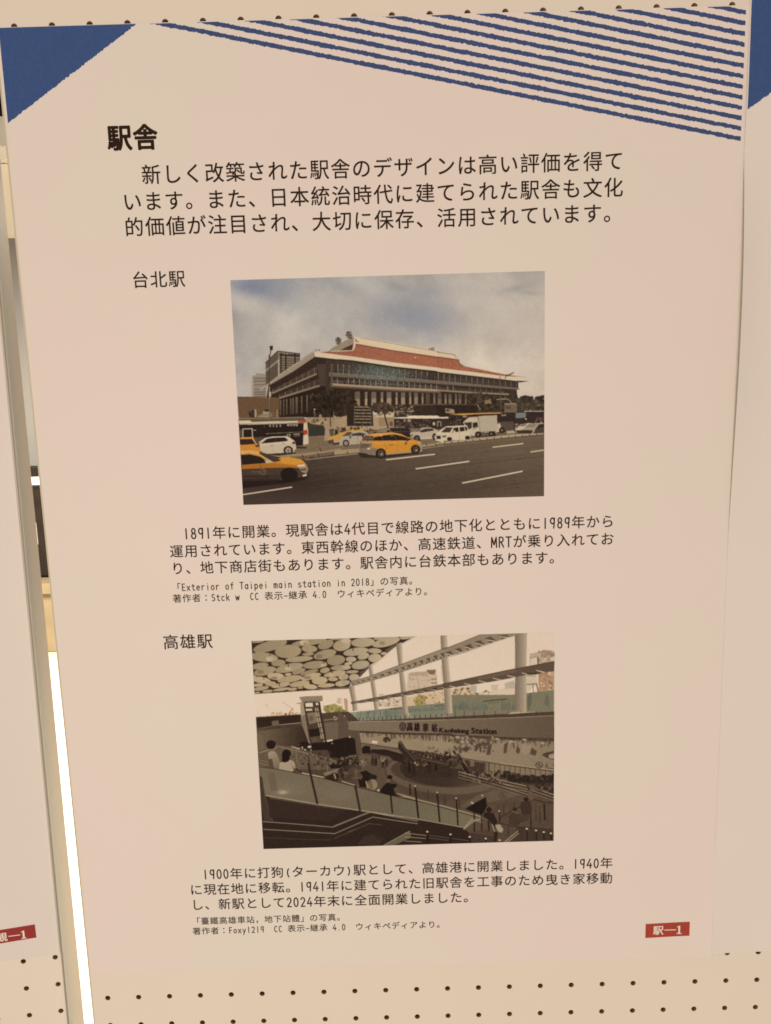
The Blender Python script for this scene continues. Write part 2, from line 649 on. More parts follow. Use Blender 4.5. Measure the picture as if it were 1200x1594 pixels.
def tag_letters(word, place, lift, x, y, h, parent):
    """white serif label lettering: character, long dash, numeral one"""
    V, F = [], []

    def add(v, f, dz=0.0):
        b = len(V)
        V.extend([(p[0], p[1], dz + (p[2] if len(p) > 2 else 0)) for p in v])
        F.extend([tuple(b + i for i in ff) for ff in f])
    v, f = text_geo(word, h * 1.12, 1.0, 0.028, copies=4, step=0.05)
    add([(x + p[0], y + p[1], p[2]) for p in v], f)
    add(*quad(x + 9.2, y - 0.5, x + 18.3, y - 0.5, x + 18.3, y + 0.25, x + 9.2, y + 0.25))
    add(*quad(x + 20.2, y - 3.6, x + 21.7, y - 3.6, x + 21.7, y + 3.2, x + 20.2, y + 3.2), 0.004)
    add(*quad(x + 18.9, y + 2.9, x + 23.0, y + 2.9, x + 23.0, y + 3.6, x + 18.9, y + 3.6), 0.008)
    add(*quad(x + 19.0, y - 2.5, x + 20.6, y - 3.6, x + 20.6, y - 2.9, x + 19.1, y - 2.0), 0.008)
    return printed('tag_lettering', place, lift, V, F, M_tag_white, parent, 0.13)


tg = printed('number_tag', main_place, flat, *quad_grid([(183.7, 309.3), (218.8, 308.2), (218.8, 320.6), (183.7, 321.7)], 24), M_red, poster, 0.09)
tag_letters('駅', main_place, flat, 189.6, 315.2, 7.6, tg)

# ------------------------------------------------------------------ the two printed photographs
TILES = {'A': (355, 500, 7.0588), 'B': (515, 500, 7.0588), 'C': (680, 500, 7.0588), 'D': (360, 600, 7.0588), 'E': (520, 600, 7.0588),
         'F': (680, 600, 7.0588), 'G': (365, 670, 5.0), 'H': (350, 415, 2.35294), 'K': (340, 410, 2.30769),
         'a': (385, 980, 7.5), 'b': (535, 980, 7.5), 'c': (690, 975, 6.6667), 'd': (395, 1075, 7.5), 'e': (545, 1090, 7.5),
         'f': (700, 1090, 7.0588), 'g': (400, 1190, 5.0), 'h': (630, 1190, 5.0), 'k': (380, 970, 2.4)}
_inv = CAM_R.T


def sheet_xy(t, x, y):
    """sketch tile coordinates -> millimetres on the sheet"""
    ox, oy, s = TILES[t]
    px, py = ox + x / s, oy + y / s
    d = _inv @ np.array([(px - 600) / CAM_F, (py - 797) / CAM_F, 1.0])
    k = -(CAM_C[2] + 0.6) / d[2]
    return CAM_C[0] + k * d[0], CAM_C[1] + k * d[1]


def fbm(h, w, scale, octaves=4, seed=0):
    g = np.random.default_rng(seed)
    out = np.zeros((h, w))
    amp = 1.0
    for o in range(octaves):
        n = max(2, int(scale * 2 ** o))
        m = max(2, int(n * w / h))
        a = g.standard_normal((n + 2, m + 2))
        yy = np.linspace(0, n, h)
        xx = np.linspace(0, m, w)
        y0 = np.minimum(yy.astype(int), n)
        x0 = np.minimum(xx.astype(int), m)
        fy = (yy - y0)[:, None]
        fx = (xx - x0)[None]
        fy, fx = fy * fy * (3 - 2 * fy), fx * fx * (3 - 2 * fx)
        A, B = a[y0][:, x0], a[y0][:, x0 + 1]
        C_, D = a[y0 + 1][:, x0], a[y0 + 1][:, x0 + 1]
        out += amp * ((A * (1 - fx) + B * fx) * (1 - fy) + (C_ * (1 - fx) + D * fx) * fy)
        amp *= 0.5
    return out / 1.3


class Print:
    """a small painter: fills flat shapes in the plane of the sheet, later turned into a fine coloured mesh"""

    def __init__(s, x0, y0, x1, y1, w, ss=2):
        s.x0, s.y0, s.x1, s.y1 = x0, y0, x1, y1
        s.cw = w
        s.ch = int(round(w * (y1 - y0) / (x1 - x0)))
        s.ss = ss
        s.w, s.h = s.cw * ss, s.ch * ss
        s.k = s.w / (x1 - x0)
        s.img = np.zeros((s.h, s.w, 3))
        s.px = 0.46 * s.k       # raster cells per sketch pixel, roughly

    def P(s, t, pts):
        return np.array([((X - s.x0) * s.k, (Y - s.y0) * s.k) for X, Y in (sheet_xy(t, *p) for p in pts)])

    def mask(s, q):
        x0, x1 = int(max(0, math.floor(q[:, 0].min()))), int(min(s.w, math.ceil(q[:, 0].max()) + 1))
        y0, y1 = int(max(0, math.floor(q[:, 1].min()))), int(min(s.h, math.ceil(q[:, 1].max()) + 1))
        if x1 <= x0 or y1 <= y0:
            return None
        X = np.arange(x0, x1) + 0.5
        Y = np.arange(y0, y1) + 0.5
        m = np.zeros((len(Y), len(X)), bool)
        n = len(q)
        for i in range(n):
            (ax, ay), (bx, by) = q[i], q[(i + 1) % n]
            if ay == by:
                continue
            c = (Y >= min(ay, by)) & (Y < max(ay, by))
            if not c.any():
                continue
            xi = ax + (Y[c] - ay) * (bx - ax) / (by - ay)
            m[c] ^= X[None] < xi[:, None]
        return (slice(y0, y1), slice(x0, x1)), m

    def fill(s, q, col, a=1.0, noise=0.0, col2=None, axis=None):
        r = s.mask(q)
        if r is None:
            return
        sl, m = r
        sub = s.img[sl]
        c = np.broadcast_to(np.array(col, float), sub.shape).copy()
        if col2 is not None:
            (p0, p1) = axis
            d = p1 - p0
            yy, xx = np.mgrid[sl[0], sl[1]]
            t = np.clip(((xx - p0[0]) * d[0] + (yy - p0[1]) * d[1]) / (d @ d), 0, 1)[..., None]
            c = c * (1 - t) + np.array(col2, float) * t
        if noise:
            g = rng.standard_normal((m.shape[0] // 3 + 1, m.shape[1] // 3 + 1))
            g = np.repeat(np.repeat(g, 3, 0), 3, 1)[:m.shape[0], :m.shape[1]]
            c = c + noise * g[..., None]
        sub[m] = sub[m] * (1 - a) + c[m] * a

    def poly(s, t, pts, col, a=1.0, noise=0.0, col2=None, axis=None):
        s.fill(s.P(t, pts), col, a, noise, col2, s.P(t, axis) if axis else None)

    def line(s, t, pts, col, w, a=1.0):
        q = s.P(t, pts)
        hw = w / TILES[t][2] * s.px / 2
        for i in range(len(q) - 1):
            d = q[i + 1] - q[i]
            L = np.linalg.norm(d)
            if L < 1e-6:
                continue
            d = d / L
            n = np.array([-d[1], d[0]]) * hw
            e = d * hw * 0.3
            s.fill(np.array([q[i] - e + n, q[i + 1] + e + n, q[i + 1] + e - n, q[i] - e - n]), col, a)

    def ell(s, t, cx, cy, rx, ry, col, rot=0.0, a=1.0, noise=0.0, col2=None):
        c, sn = math.cos(math.radians(rot)), math.sin(math.radians(rot))
        pts = []
        for i in range(28):
            u = 2 * math.pi * i / 28
            x, y = rx * math.cos(u), ry * math.sin(u)
            pts.append((cx + x * c - y * sn, cy + x * sn + y * c))
        s.poly(t, pts, col, a, noise, col2, [(cx - rx, cy), (cx + rx, cy)] if col2 is not None else None)

    def soft(s, t, cx, cy, rx, ry, col, a, rot=0.0):
        """soft-edged patch"""
        p = s.P(t, [(cx, cy), (cx + rx, cy), (cx, cy + ry)])
        RX, RY = np.linalg.norm(p[1] - p[0]), np.linalg.norm(p[2] - p[0])
        yy, xx = np.mgrid[0:s.h, 0:s.w]
        c, sn = math.cos(math.radians(rot)), math.sin(math.radians(rot))
        dx, dy = xx - p[0][0], yy - p[0][1]
        u, v = (dx * c + dy * sn) / RX, (-dx * sn + dy * c) / RY
        k = (a * np.exp(-(u * u + v * v) * 1.2))[..., None]
        s.img = s.img * (1 - k) + np.array(col, float) * k

    def scatter(s, t, box_, n, r, cols, a=1.0, aspect=1.0, region=None):
        """leaves, people or goods too small to tell apart in the print"""
        x0, y0, x1, y1 = box_
        for _ in range(n):
            x, y = random.uniform(x0, x1), random.uniform(y0, y1)
            if region and ((x - (x0 + x1) / 2) / ((x1 - x0) / 2)) ** 2 + ((y - (y0 + y1) / 2) / ((y1 - y0) / 2)) ** 2 > random.uniform(0.55, 1.05):
                continue
            k = random.uniform(0.5, 1.2)
            j = random.random()
            c0, c1 = random.choice(cols), random.choice(cols)
            c = [p * j + q * (1 - j) for p, q in zip(c0, c1)]
            w, h = r * k, r * k * aspect
            s.poly(t, [(x + random.uniform(.6, 1) * w * math.cos(b), y + random.uniform(.6, 1) * h * math.sin(b)) for b in (0, 1.1, 2.2, 3.1, 4.2, 5.3)], c, a)

    def glyph_poly(s, t, ch, cx, cy, w, h, col, offset=0.0, shear=0.0, slope=0.0):
        load_glyphs(ch, offset)
        v, f = _glyphs[(ch, offset)]
        mn, mx = v.min(0), v.max(0)
        c0 = (mn + mx) / 2
        q = [(cx + (x - c0[0]) / (mx[0] - mn[0]) * w + shear * (y - c0[1]), cy - (y - c0[1]) / (mx[1] - mn[1]) * h + slope * (x - c0[0])) for x, y in v]
        for ff in f:
            s.poly(t, [q[i] for i in ff], col)

    def word(s, t, body, x0, y0, x1, y1, h, col, offset=0.02):
        """proportional word laid between two baseline points, h = capital height"""
        load_glyphs([c for c in body if c != ' '], offset)
        load_glyphs('H', offset)
        H = _glyphs[('H', offset)][0]
        k = h / (H[:, 1].max() - H[:, 1].min())
        parts, u = [], 0.0
        for ch in body:
            if ch == ' ':
                u += 0.22
                continue
            v, f = _glyphs[(ch, offset)]
            parts.append((ch, u - v[:, 0].min(), v, f))
            u += v[:, 0].max() - v[:, 0].min() + 0.055
        sx = math.hypot(x1 - x0, y1 - y0) / u
        dx, dy = (x1 - x0) / u, (y1 - y0) / u
        for ch, off, v, f in parts:
            q = [(x0 + (x + off) * dx, y0 + (x + off) * dy - y * k) for x, y in v]
            for ff in f:
                s.poly(t, [q[i] for i in ff], col)

    def blur(s, n):
        for ax in (0, 1):
            p = np.concatenate([np.take(s.img, [0], ax)] * n + [s.img] + [np.take(s.img, [-1], ax)] * n, ax)
            acc = 0
            L = s.img.shape[ax]
            for i in range(2 * n + 1):
                acc = acc + np.take(p, range(i, i + L), ax)
            s.img = acc / (2 * n + 1)

    def done(s, name, parent, grain, mat, soften=1):
        s.blur(soften)
        im = s.img.reshape(s.ch, s.ss, s.cw, s.ss, 3).mean((1, 3))
        g = rng.standard_normal((s.ch, s.cw, 1)) * grain
        g2 = np.repeat(np.repeat(rng.standard_normal((s.ch // 2 + 1, s.cw // 2 + 1, 1)), 2, 0), 2, 1)[:s.ch, :s.cw] * grain * 0.8
        im = np.clip(im + g + g2, 8, 250)
        alb = ink(im)
        h, w = s.ch, s.cw
        X = s.x0 + (np.arange(w) + 0.5) / w * (s.x1 - s.x0)
        Y = s.y0 + (np.arange(h) + 0.5) / h * (s.y1 - s.y0)
        X[0], X[-1], Y[0], Y[-1] = s.x0, s.x1, s.y0, s.y1
        co = np.zeros((h, w, 3))
        co[..., 0] = X[None] * MM
        co[..., 1] = -(0.55 + 0.06) * MM
        co[..., 2] = -Y[:, None] * MM
        idx = np.arange(h * w).reshape(h, w)
        q = np.stack([idx[:-1, :-1], idx[1:, :-1], idx[1:, 1:], idx[:-1, 1:]], -1).reshape(-1)
        me = bpy.data.meshes.new(name)
        me.vertices.add(h * w)
        me.vertices.foreach_set('co', co.reshape(-1))
        nq = len(q) // 4
        me.loops.add(nq * 4)
        me.loops.foreach_set('vertex_index', q.astype(np.int32))
        me.polygons.add(nq)
        me.polygons.foreach_set('loop_start', np.arange(0, nq * 4, 4, dtype=np.int32))
        me.update(calc_edges=True)
        at = me.color_attributes.new('ink', 'FLOAT_COLOR', 'POINT')
        rgba = np.ones((h * w, 4), np.float32)
        rgba[:, :3] = alb.reshape(-1, 3)
        at.data.foreach_set('color', rgba.reshape(-1))
        return link(name, me, mat, parent)


def ink_material():
    m = bpy.data.materials.new('printed_picture')
    m.use_nodes = True
    nt = m.node_tree
    b = nt.nodes['Principled BSDF']
    a = nt.nodes.new('ShaderNodeAttribute')
    a.attribute_name = 'ink'
    nt.links.new(a.outputs['Color'], b.inputs['Base Color'])
    b.inputs['Roughness'].default_value = 0.5
    b.inputs['Specular IOR Level'].default_value = 0.03
    return m


M_ink = ink_material()

# ---- first print: the big-roofed station behind a wide road
def sky_print():
    p = Print(-116.9, -196.2, 101.6, -38.0, 640)
    h, w = p.h, p.w
    v = np.linspace(0, 1, h)[:, None, None]
    u = np.linspace(0, 1, w)[None, :, None]
    base = np.array([160, 151, 141.]) * (1 - u) + np.array([182, 166, 148.]) * u
    base = base + v * np.array([22, 14, 4.])
    n = fbm(h, w, 5, 5, 3)[..., None]
    n2 = fbm(h, w, 14, 4, 5)[..., None]
    p.img = base + n * np.array([7, 6.5, 5.]) + n2 * np.array([3.5, 3.2, 2.6])
    p.soft('H', 110, 75, 120, 40, (128, 126, 132), .85, 8)
    p.soft('H', 230, 95, 130, 45, (144, 138, 136), .6, 25)
    p.soft('H', 80, 140, 95, 38, (182, 169, 151), .9, 20)
    p.soft('H', 90, 240, 150, 80, (172, 158, 141), .5)
    p.soft('H', 330, 140, 130, 70, (175, 165, 150), .7, 25)
    p.soft('H', 560, 90, 120, 40, (180, 170, 155), .8, 30)
    p.soft('H', 420, 70, 90, 25, (150, 143, 137), .5, 15)
    p.soft('H', 700, 185, 190, 85, (147, 141, 138), .95, 5)
    p.soft('H', 750, 95, 90, 26, (152, 145, 140), .6, -5)
    p.soft('H', 650, 235, 32, 17, (167, 158, 147), .85, 10)
    p.soft('H', 770, 267, 38, 13, (166, 157, 146), .8, 5)
    p.soft('H', 640, 75, 55, 16, (150, 143, 137), .6, 15)
    p.soft('H', 980, 170, 170, 120, (181, 167, 149), .6)
    p.soft('H', 1070, 78, 70, 14, (156, 146, 136), .7, -12)
    p.soft('H', 1110, 95, 40, 9, (152, 143, 134), .6, 8)
    p.soft('H', 1090, 250, 110, 90, (184, 167, 149), .5)
    p.soft('A', 170, 740, 160, 110, (186, 171, 152), .6)
    p.soft('C', 900, 560, 260, 220, (185, 168, 150), .5)
    p.img = p.img + fbm(h, w, 26, 3, 11)[..., None] * 1.2
    m = np.array([168, 157, 144.])
    p.img = m + (p.img - m) * 1.35 + np.array([3, 6, 10.])

    # road and everything level with it
    p.poly('K', [(60, 560), (1180, 560), (1180, 850), (60, 870)], (72, 57, 46), noise=2.5, col2=(98, 80, 63), axis=[(300, 760), (1050, 640)])
    p.soft('K', 1050, 650, 260, 60, (104, 83, 63), .55, -4)
    p.soft('K', 640, 820, 500, 70, (66, 52, 42), .6, -3)
    p.soft('K', 300, 790, 200, 60, (47, 34, 28), .7)
    p.poly('D', [(300, 560), (1200, 560), (1200, 735), (820, 800), (540, 790), (330, 760)], (118, 97, 74), noise=4)
    p.poly('E', [(0, 460), (1200, 460), (1200, 640), (960, 680), (280, 720), (0, 770)], (116, 95, 73), noise=4)
    p.poly('F', [(0, 440), (1180, 420), (1180, 535), (400, 600), (0, 650)], (104, 84, 65), noise=4)

    for i in range(9):
        y0 = 700 + i * 17 + random.uniform(-5, 5)
        p.line('K', [(330, y0 + 40), (700, y0 - 8), (1165, y0 - 58)], random.choice([(58, 44, 35), (88, 71, 56), (80, 64, 51)]), random.uniform(3, 9), .22)
    for i in range(240):
        x, y = random.uniform(320, 1160), random.uniform(665, 845)
        c = random.choice([(52, 40, 32), (96, 79, 63), (84, 68, 54)])
        p.poly('K', [(x, y), (x + random.uniform(6, 34), y - 3), (x + random.uniform(6, 30), y + 2), (x, y + 3)], c, .22)

    # far blocks and the lamp post
    p.poly('A', [(255, 640), (270, 600), (305, 592), (308, 572), (420, 575), (420, 850), (255, 845)], (150, 134, 116))
    p.poly('A', [(255, 640), (272, 604), (278, 845), (255, 845)], (168, 151, 131))
    for y in (622, 655, 694, 742, 775, 800, 826):
        p.poly('A', [(280, y), (415, y - 6), (415, y + 5), (280, y + 9)], (92, 75, 60), .8)
        for x in range(285, 410, 17):
            p.poly('A', [(x, y + 12), (x + 8, y + 12), (x + 8, y + 22), (x, y + 22)], (118, 100, 83), .7)
    p.poly('A', [(412, 455), (545, 332), (560, 342), (562, 610), (415, 720)], (92, 77, 63))
    p.poly('A', [(545, 330), (792, 357), (785, 450), (560, 610)], (128, 111, 93))
    p.poly('A', [(415, 530), (548, 420), (548, 445), (418, 552)], (142, 127, 109))
    for i in range(5):
        p.line('A', [(418, 575 + i * 28), (556, 470 + i * 28)], (80, 66, 54), 6)
    p.poly('A', [(565, 352), (785, 368), (785, 392), (565, 380)], (60, 47, 38))
    p.poly('A', [(610, 352), (665, 352), (650, 364), (615, 362)], (172, 156, 136))
    for y in (402, 426, 452, 478, 505, 533, 560):
        p.poly('A', [(570, y), (785, y + 10), (785, y + 20), (570, y + 12)], (70, 56, 45), .85)
    for x in (580, 634, 735):
        p.poly('A', [(x - 8, 350), (x + 8, 352), (x + 8, 560), (x - 8, 560)], (50, 38, 31))
    p.poly('A', [(548, 420), (561, 420), (561, 605), (549, 605)], (172, 155, 134))
    p.line('A', [(410, 458), (545, 328), (792, 357)], (55, 42, 34), 9)
    p.line('A', [(785, 357), (780, 440)], (60, 46, 37), 8)

    # left wing below the eave
    p.poly('A', [(440, 712), (470, 690), (945, 385), (1200, 415), (1200, 860), (420, 860)], (52, 38, 30), noise=3)
    p.poly('A', [(350, 755), (700, 493), (945, 340), (955, 388), (720, 548), (470, 692), (362, 762)], (150, 131, 109))
    p.line('A', [(350, 754), (700, 494), (945, 341)], (176, 157, 131), 8)
    for i in range(16):
        x = 790 + i * 10.5
        y = 440 - i * 6.6
        p.poly('A', [(x, y), (x + 4, y - 2), (x + 4, y - 22), (x, y - 20)], (112, 96, 80), .8)
    for x in (966, 1000):
        p.ell('A', x, 316, 7, 9, (72, 58, 48))
    p.poly('A', [(480, 760), (970, 490), (972, 560), (490, 790)], (66, 51, 41), noise=3)
    for i in range(23):
        t = i / 22
        x, y = 490 + 482 * t, 785 - 210 * t
        big = i % 3 == 0
        p.line('A', [(x, y), (x, y - 34 - 42 * t)], (128, 110, 89) if big else (98, 82, 66), 7 if big else 4)
    p.line('A', [(490, 760), (970, 525)], (90, 74, 60), 5)
    p.line('A', [(484, 790), (972, 578)], (138, 119, 96), 17)
    p.poly('A', [(560, 800), (1010, 622), (1015, 690), (570, 830)], (62, 48, 38), noise=3)
    for i in range(22):
        t = i / 21
        x, y = 565 + 448 * t, 832 - 140 * t
        p.line('A', [(x, y), (x, y - 28 - 34 * t)], (122, 104, 84) if i % 3 == 0 else (94, 78, 62), 7 if i % 3 == 0 else 4)
    p.line('D', [(520, 140), (770, 62), (1000, -8)], (134, 114, 91), 20)
    p.poly('A', [(975, 470), (1120, 470), (1140, 700), (1010, 740)], (74, 59, 47), noise=4)
    for x0, x1, y in ((535, 549, 160), (570, 580, 155), (604, 614, 150), (648, 660, 145), (670, 686, 138), (708, 729, 128), (768, 780, 118), (826, 839, 105), (884, 894, 92)):
        pass
    p.poly('D', [(525, 150), (1000, 5), (1200, 10), (1200, 350), (525, 350)], (43, 31, 24), noise=3)
    for x0, x1, y in ((535, 549, 160), (570, 582, 155), (602, 616, 150), (646, 660, 145), (670, 688, 138), (706, 730, 128), (766, 781, 118), (824, 840, 105), (886, 900, 90)):
        yb = 330 - (x0 - 535) * .12
        p.poly('D', [(x0, y), (x1, y - 4), (x1, yb), (x0, yb)], (112, 94, 76), col2=(84, 68, 54), axis=[(x0, y), (x0, yb)])

    # main front
    p.poly('B', [(-60, 405), (240, 425), (700, 495), (1200, 548), (1200, 860), (-60, 860)], (64, 50, 41), noise=4)
    p.poly('C', [(-10, 548), (880, 655), (892, 740), (878, 755), (882, 800), (892, 850), (-10, 850)], (60, 46, 38), noise=4)
    p.poly('C', [(880, 660), (895, 665), (893, 745), (880, 740)], (40, 29, 24))

    def band(ya, yb, x0, x1, n, tall, strong, wid=5):
        """window bars between two heights, given at x=0 and x=2365 of a long strip across tiles B and C"""
        for i in range(n):
            x = x0 + (x1 - x0) * i / n
            y = ya + (yb - ya) * (x / 2100.0)
            big = i % 3 == 0
            k = 1 - 0.55 * max(0, x - 850) / 1250.0
            if big and random.random() < .9:
                p.line('B', [(x, y), (x, y - tall * k)], tuple(c * (.45 + .55 * k) for c in strong), wid + 2)
            elif random.random() < .85:
                p.line('B', [(x, y), (x, y - tall * .62 * k)], tuple(c * .74 * (.5 + .5 * k) for c in strong), wid)
    for i in range(100):
        x = 20 + i * 20
        y = 560 + 165 * x / 2100
        if x < 1250:
            p.poly('B', [(x, y - 2), (x + 12, y - 1), (x + 12, y - 26), (x, y - 27)], (34, 25, 21))
            p.poly('B', [(x, y - 34), (x + 12, y - 33), (x + 12, y - 52), (x, y - 53)], (46, 35, 29))
    band(562, 725, 15, 2060, 100, 96, (150, 135, 114))
    p.poly('B', [(-20, 563), (700, 612), (1200, 655), (2070, 735), (2070, 752), (1200, 690), (700, 650), (-20, 605)], (108, 92, 76), noise=7)
    p.line('B', [(-20, 566), (700, 615), (1200, 658), (2070, 737)], (126, 110, 92), 6)
    p.poly('B', [(-20, 606), (1200, 690), (1965, 755), (1965, 795), (1200, 750), (700, 715), (-20, 690)], (56, 43, 36), noise=4)
    band(690, 815, 10, 1950, 96, 70, (168, 151, 127))
    p.line('B', [(0, 652), (1200, 722)], (118, 102, 86), 4)
    p.line('B', [(0, 692), (700, 737), (1200, 760)], (166, 138, 107), 22)
    p.line('C', [(0, 757), (430, 787), (790, 802)], (142, 117, 90), 17)
    p.line('B', [(0, 712), (700, 757), (1200, 780)], (112, 90, 70), 12)
    p.poly('A', [(1128, 470), (1150, 474), (1150, 712), (1128, 712)], (104, 88, 72), .8)
    for i in range(9):
        p.line('A', [(1130, 500 + i * 24), (1150, 500 + i * 24)], (64, 50, 41), 6)
    # cool reflection sheen painted into the print over the windows
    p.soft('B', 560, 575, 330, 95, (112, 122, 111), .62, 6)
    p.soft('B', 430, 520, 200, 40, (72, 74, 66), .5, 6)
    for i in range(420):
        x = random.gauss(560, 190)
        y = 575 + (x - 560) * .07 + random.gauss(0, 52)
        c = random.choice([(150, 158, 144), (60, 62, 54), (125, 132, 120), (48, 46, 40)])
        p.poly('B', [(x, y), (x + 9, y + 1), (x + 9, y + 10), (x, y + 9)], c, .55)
    p.poly('B', [(-80, 402), (0, 412), (240, 428), (700, 498), (1200, 550), (1200, 566), (700, 516), (240, 446), (-80, 420)], (44, 33, 27), .75)

    # roof
    p.poly('B', [(0, 300), (248, 165), (248, 242), (100, 322), (0, 330)], (146, 128, 106))
    p.poly('B', [(100, 320), (246, 246), (236, 318)], (72, 52, 42), noise=3)
    p.poly('A', [(1098, 328), (1140, 305), (1200, 268), (1200, 330)], (144, 126, 104))
    p.poly('A', [(1010, 342), (1130, 328), (1200, 328), (1200, 366)], (152, 80, 58), noise=4)
    p.poly('B', [(-30, 330), (238, 322), (262, 300), (272, 243), (700, 318), (1200, 392), (1200, 512), (700, 454), (240, 387), (-30, 358)], (150, 92, 70), noise=6, col2=(158, 97, 70), axis=[(100, 300), (1200, 450)])
    p.poly('C', [(0, 384), (235, 418), (246, 456), (262, 474), (292, 492), (420, 518), (560, 546), (700, 574), (905, 612), (700, 598), (400, 557), (0, 512)], (155, 93, 67), noise=9)
    p.line('B', [(280, 252), (700, 328), (1200, 402)], (118, 66, 50), 14, .7)
    p.line('C', [(0, 394), (225, 426)], (122, 68, 50), 12, .7)
    for i in range(500):
        x = random.uniform(0, 1180)
        y = 330 + x * .11 + random.uniform(-40, 50)
        if 275 < x:
            p.poly('B', [(x, y), (x + 7, y + 1), (x + 7, y + 8), (x, y + 7)], random.choice([(184, 118, 88), (134, 74, 56), (172, 104, 76)]), .45)
    p.ell('B', 930, 398, 9, 11, (200, 150, 118))
    p.poly('B', [(247, 166), (285, 172), (700, 236), (1200, 326), (1200, 391), (700, 320), (268, 244)], (210, 186, 151), noise=2)
    p.poly('C', [(0, 331), (150, 352), (192, 362), (222, 372), (238, 400), (237, 418), (0, 383)], (208, 184, 149))
    p.line('B', [(330, 185), (700, 248), (1200, 338)], (150, 128, 102), 6)
    p.line('C', [(0, 338), (192, 367), (215, 402)], (120, 98, 76), 6)
    p.line('C', [(237, 418), (246, 456), (262, 474), (292, 492)], (84, 50, 38), 7)
    p.line('B', [(272, 195), (276, 218), (302, 226)], (84, 66, 52), 8)
    p.line('B', [(254, 166), (262, 240), (252, 296), (238, 318)], (206, 183, 149), 17)
    p.line('B', [(240, 321), (0, 330)], (200, 172, 140), 9)
    p.line('B', [(248, 165), (246, 240)], (120, 102, 84), 5)
    p.ell('B', 78, 205, 28, 30, (84, 70, 58))
    p.ell('B', 82, 240, 24, 18, (112, 96, 80))
    p.poly('B', [(95, 230), (118, 190), (112, 235)], (100, 84, 70))
    p.ell('B', 200, 150, 34, 38, (96, 80, 66))
    p.scatter('B', (165, 112, 235, 190), 34, 11, [(58, 46, 38), (150, 134, 114), (84, 68, 56)])
    p.scatter('B', (52, 180, 115, 250), 22, 10, [(66, 54, 44), (140, 124, 104)])
    p.scatter('B', (1075, 290, 1135, 312), 14, 8, [(74, 62, 52), (104, 92, 80)])
    p.poly('A', [(945, 340), (1010, 342), (1200, 366), (1200, 418), (955, 389)], (206, 184, 151))
    p.poly('B', [(-20, 357), (240, 387), (700, 454), (1200, 512), (1200, 550), (700, 498), (240, 429), (-20, 408)], (209, 187, 154), noise=2)
    p.poly('C', [(0, 511), (400, 557), (700, 598), (905, 614), (985, 640), (1010, 658), (880, 656), (600, 622), (0, 553)], (206, 184, 152))
    p.poly('C', [(880, 652), (1010, 657), (915, 672), (880, 668)], (66, 52, 42))
    p.line('C', [(760, 583), (985, 617)], (140, 112, 92), 5, .7)

    # columns
    p.poly('E', [(-10, 30), (700, 75), (1200, 80), (1200, 215), (700, 240), (-10, 250)], (48, 35, 28), noise=4)
    p.poly('F', [(-10, 80), (340, 95), (860, 110), (890, 130), (880, 210), (-10, 210)], (48, 36, 28), noise=4)
    cols = [(150, 174, .6), (228, 285, .95), (338, 365, 1.15), (408, 463, 1.0), (512, 540, 1.1), (578, 629, 1.05), (675, 699, 1.1), (735, 780, 1.0), (824, 848, 1.05), (880, 921, .95), (962, 982, 1.0), (1008, 1050, .75), (1090, 1112, .9), (1140, 1178, .85)]
    for x0, x1, k in cols:
        yt, yb = 62 + x0 * .018, 232 - x0 * .03
        p.poly('E', [(x0, yt), (x1, yt + 1), (x1, yb), (x0, yb)], tuple(c * k for c in (108, 91, 73)), noise=4)
        if k > .8:
            p.poly('E', [(x0 + 3, yb - 75), (x1 - 3, yb - 80), (x1 - 3, yb), (x0 + 3, yb)], tuple(c * k for c in (156, 130, 99)), .8, noise=4)
    for x0, x1, k in ((8, 50, .85), (85, 106, 1.1), (128, 162, .9), (200, 220, 1.05), (238, 270, .85), (308, 326, .9)):
        p.poly('F', [(x0, 92), (x1, 94), (x1, 202), (x0, 202)], tuple(c * k for c in (104, 87, 70)), noise=4)
        p.poly('F', [(x0 + 3, 150), (x1 - 3, 150), (x1 - 3, 202), (x0 + 3, 202)], tuple(c * k for c in (140, 118, 92)), .8)

    # ground-level clutter, left to right
    p.poly('D', [(66, 128), (240, 128), (532, 132), (526, 348), (84, 358)], (103, 77, 54), noise=2)
    p.line('D', [(66, 127), (240, 128)], (74, 50, 36), 7)
    p.scatter('D', (200, 280, 262, 348), 40, 18, [(44, 34, 26), (66, 52, 38)])
    p.poly('D', [(254, 265), (275, 262), (277, 346), (256, 346)], (166, 144, 116))
    p.poly('D', [(290, 345), (300, 325), (345, 312), (350, 282), (395, 278), (440, 300), (440, 345)], (158, 136, 106))
    p.line('D', [(300, 326), (435, 322)], (104, 84, 64), 6)
    p.poly('D', [(360, 262), (420, 262), (415, 285), (370, 288)], (58, 44, 34))
    p.scatter('D', (452, 285, 500, 335), 16, 12, [(46, 34, 27), (130, 108, 82)])
    p.poly('D', [(496, 268), (508, 266), (509, 345), (497, 345)], (150, 128, 100))
    p.poly('D', [(84, 356), (800, 343), (818, 395), (84, 394)], (128, 107, 82), noise=3)
    p.poly('D', [(84, 368), (805, 356), (815, 385), (84, 392)], (98, 79, 60), noise=3)
    p.line('D', [(416, -10), (420, 60), (424, 392)], (118, 100, 81), 13)
    p.line('D', [(424, 0), (430, 392)], (70, 55, 44), 5)
    p.poly('D', [(414, 78), (438, 76), (438, 120), (416, 121)], (176, 158, 134))
    p.line('A', [(470, 318), (455, 400), (449, 620), (455, 847)], (70, 55, 45), 10)
    p.line('A', [(452, 720), (458, 847)], (160, 142, 119), 10)
    p.poly('A', [(446, 775), (472, 775), (472, 825), (448, 825)], (176, 158, 134))
    p.poly('A', [(456, 272), (494, 268), (490, 318), (460, 320)], (52, 41, 34))
    p.poly('A', [(444, 372), (464, 370), (462, 412), (448, 412)], (66, 52, 43))

    p.poly('D', [(820, 355), (1210, 345), (1210, 600), (1030, 605), (830, 560)], (160, 132, 101), noise=4)
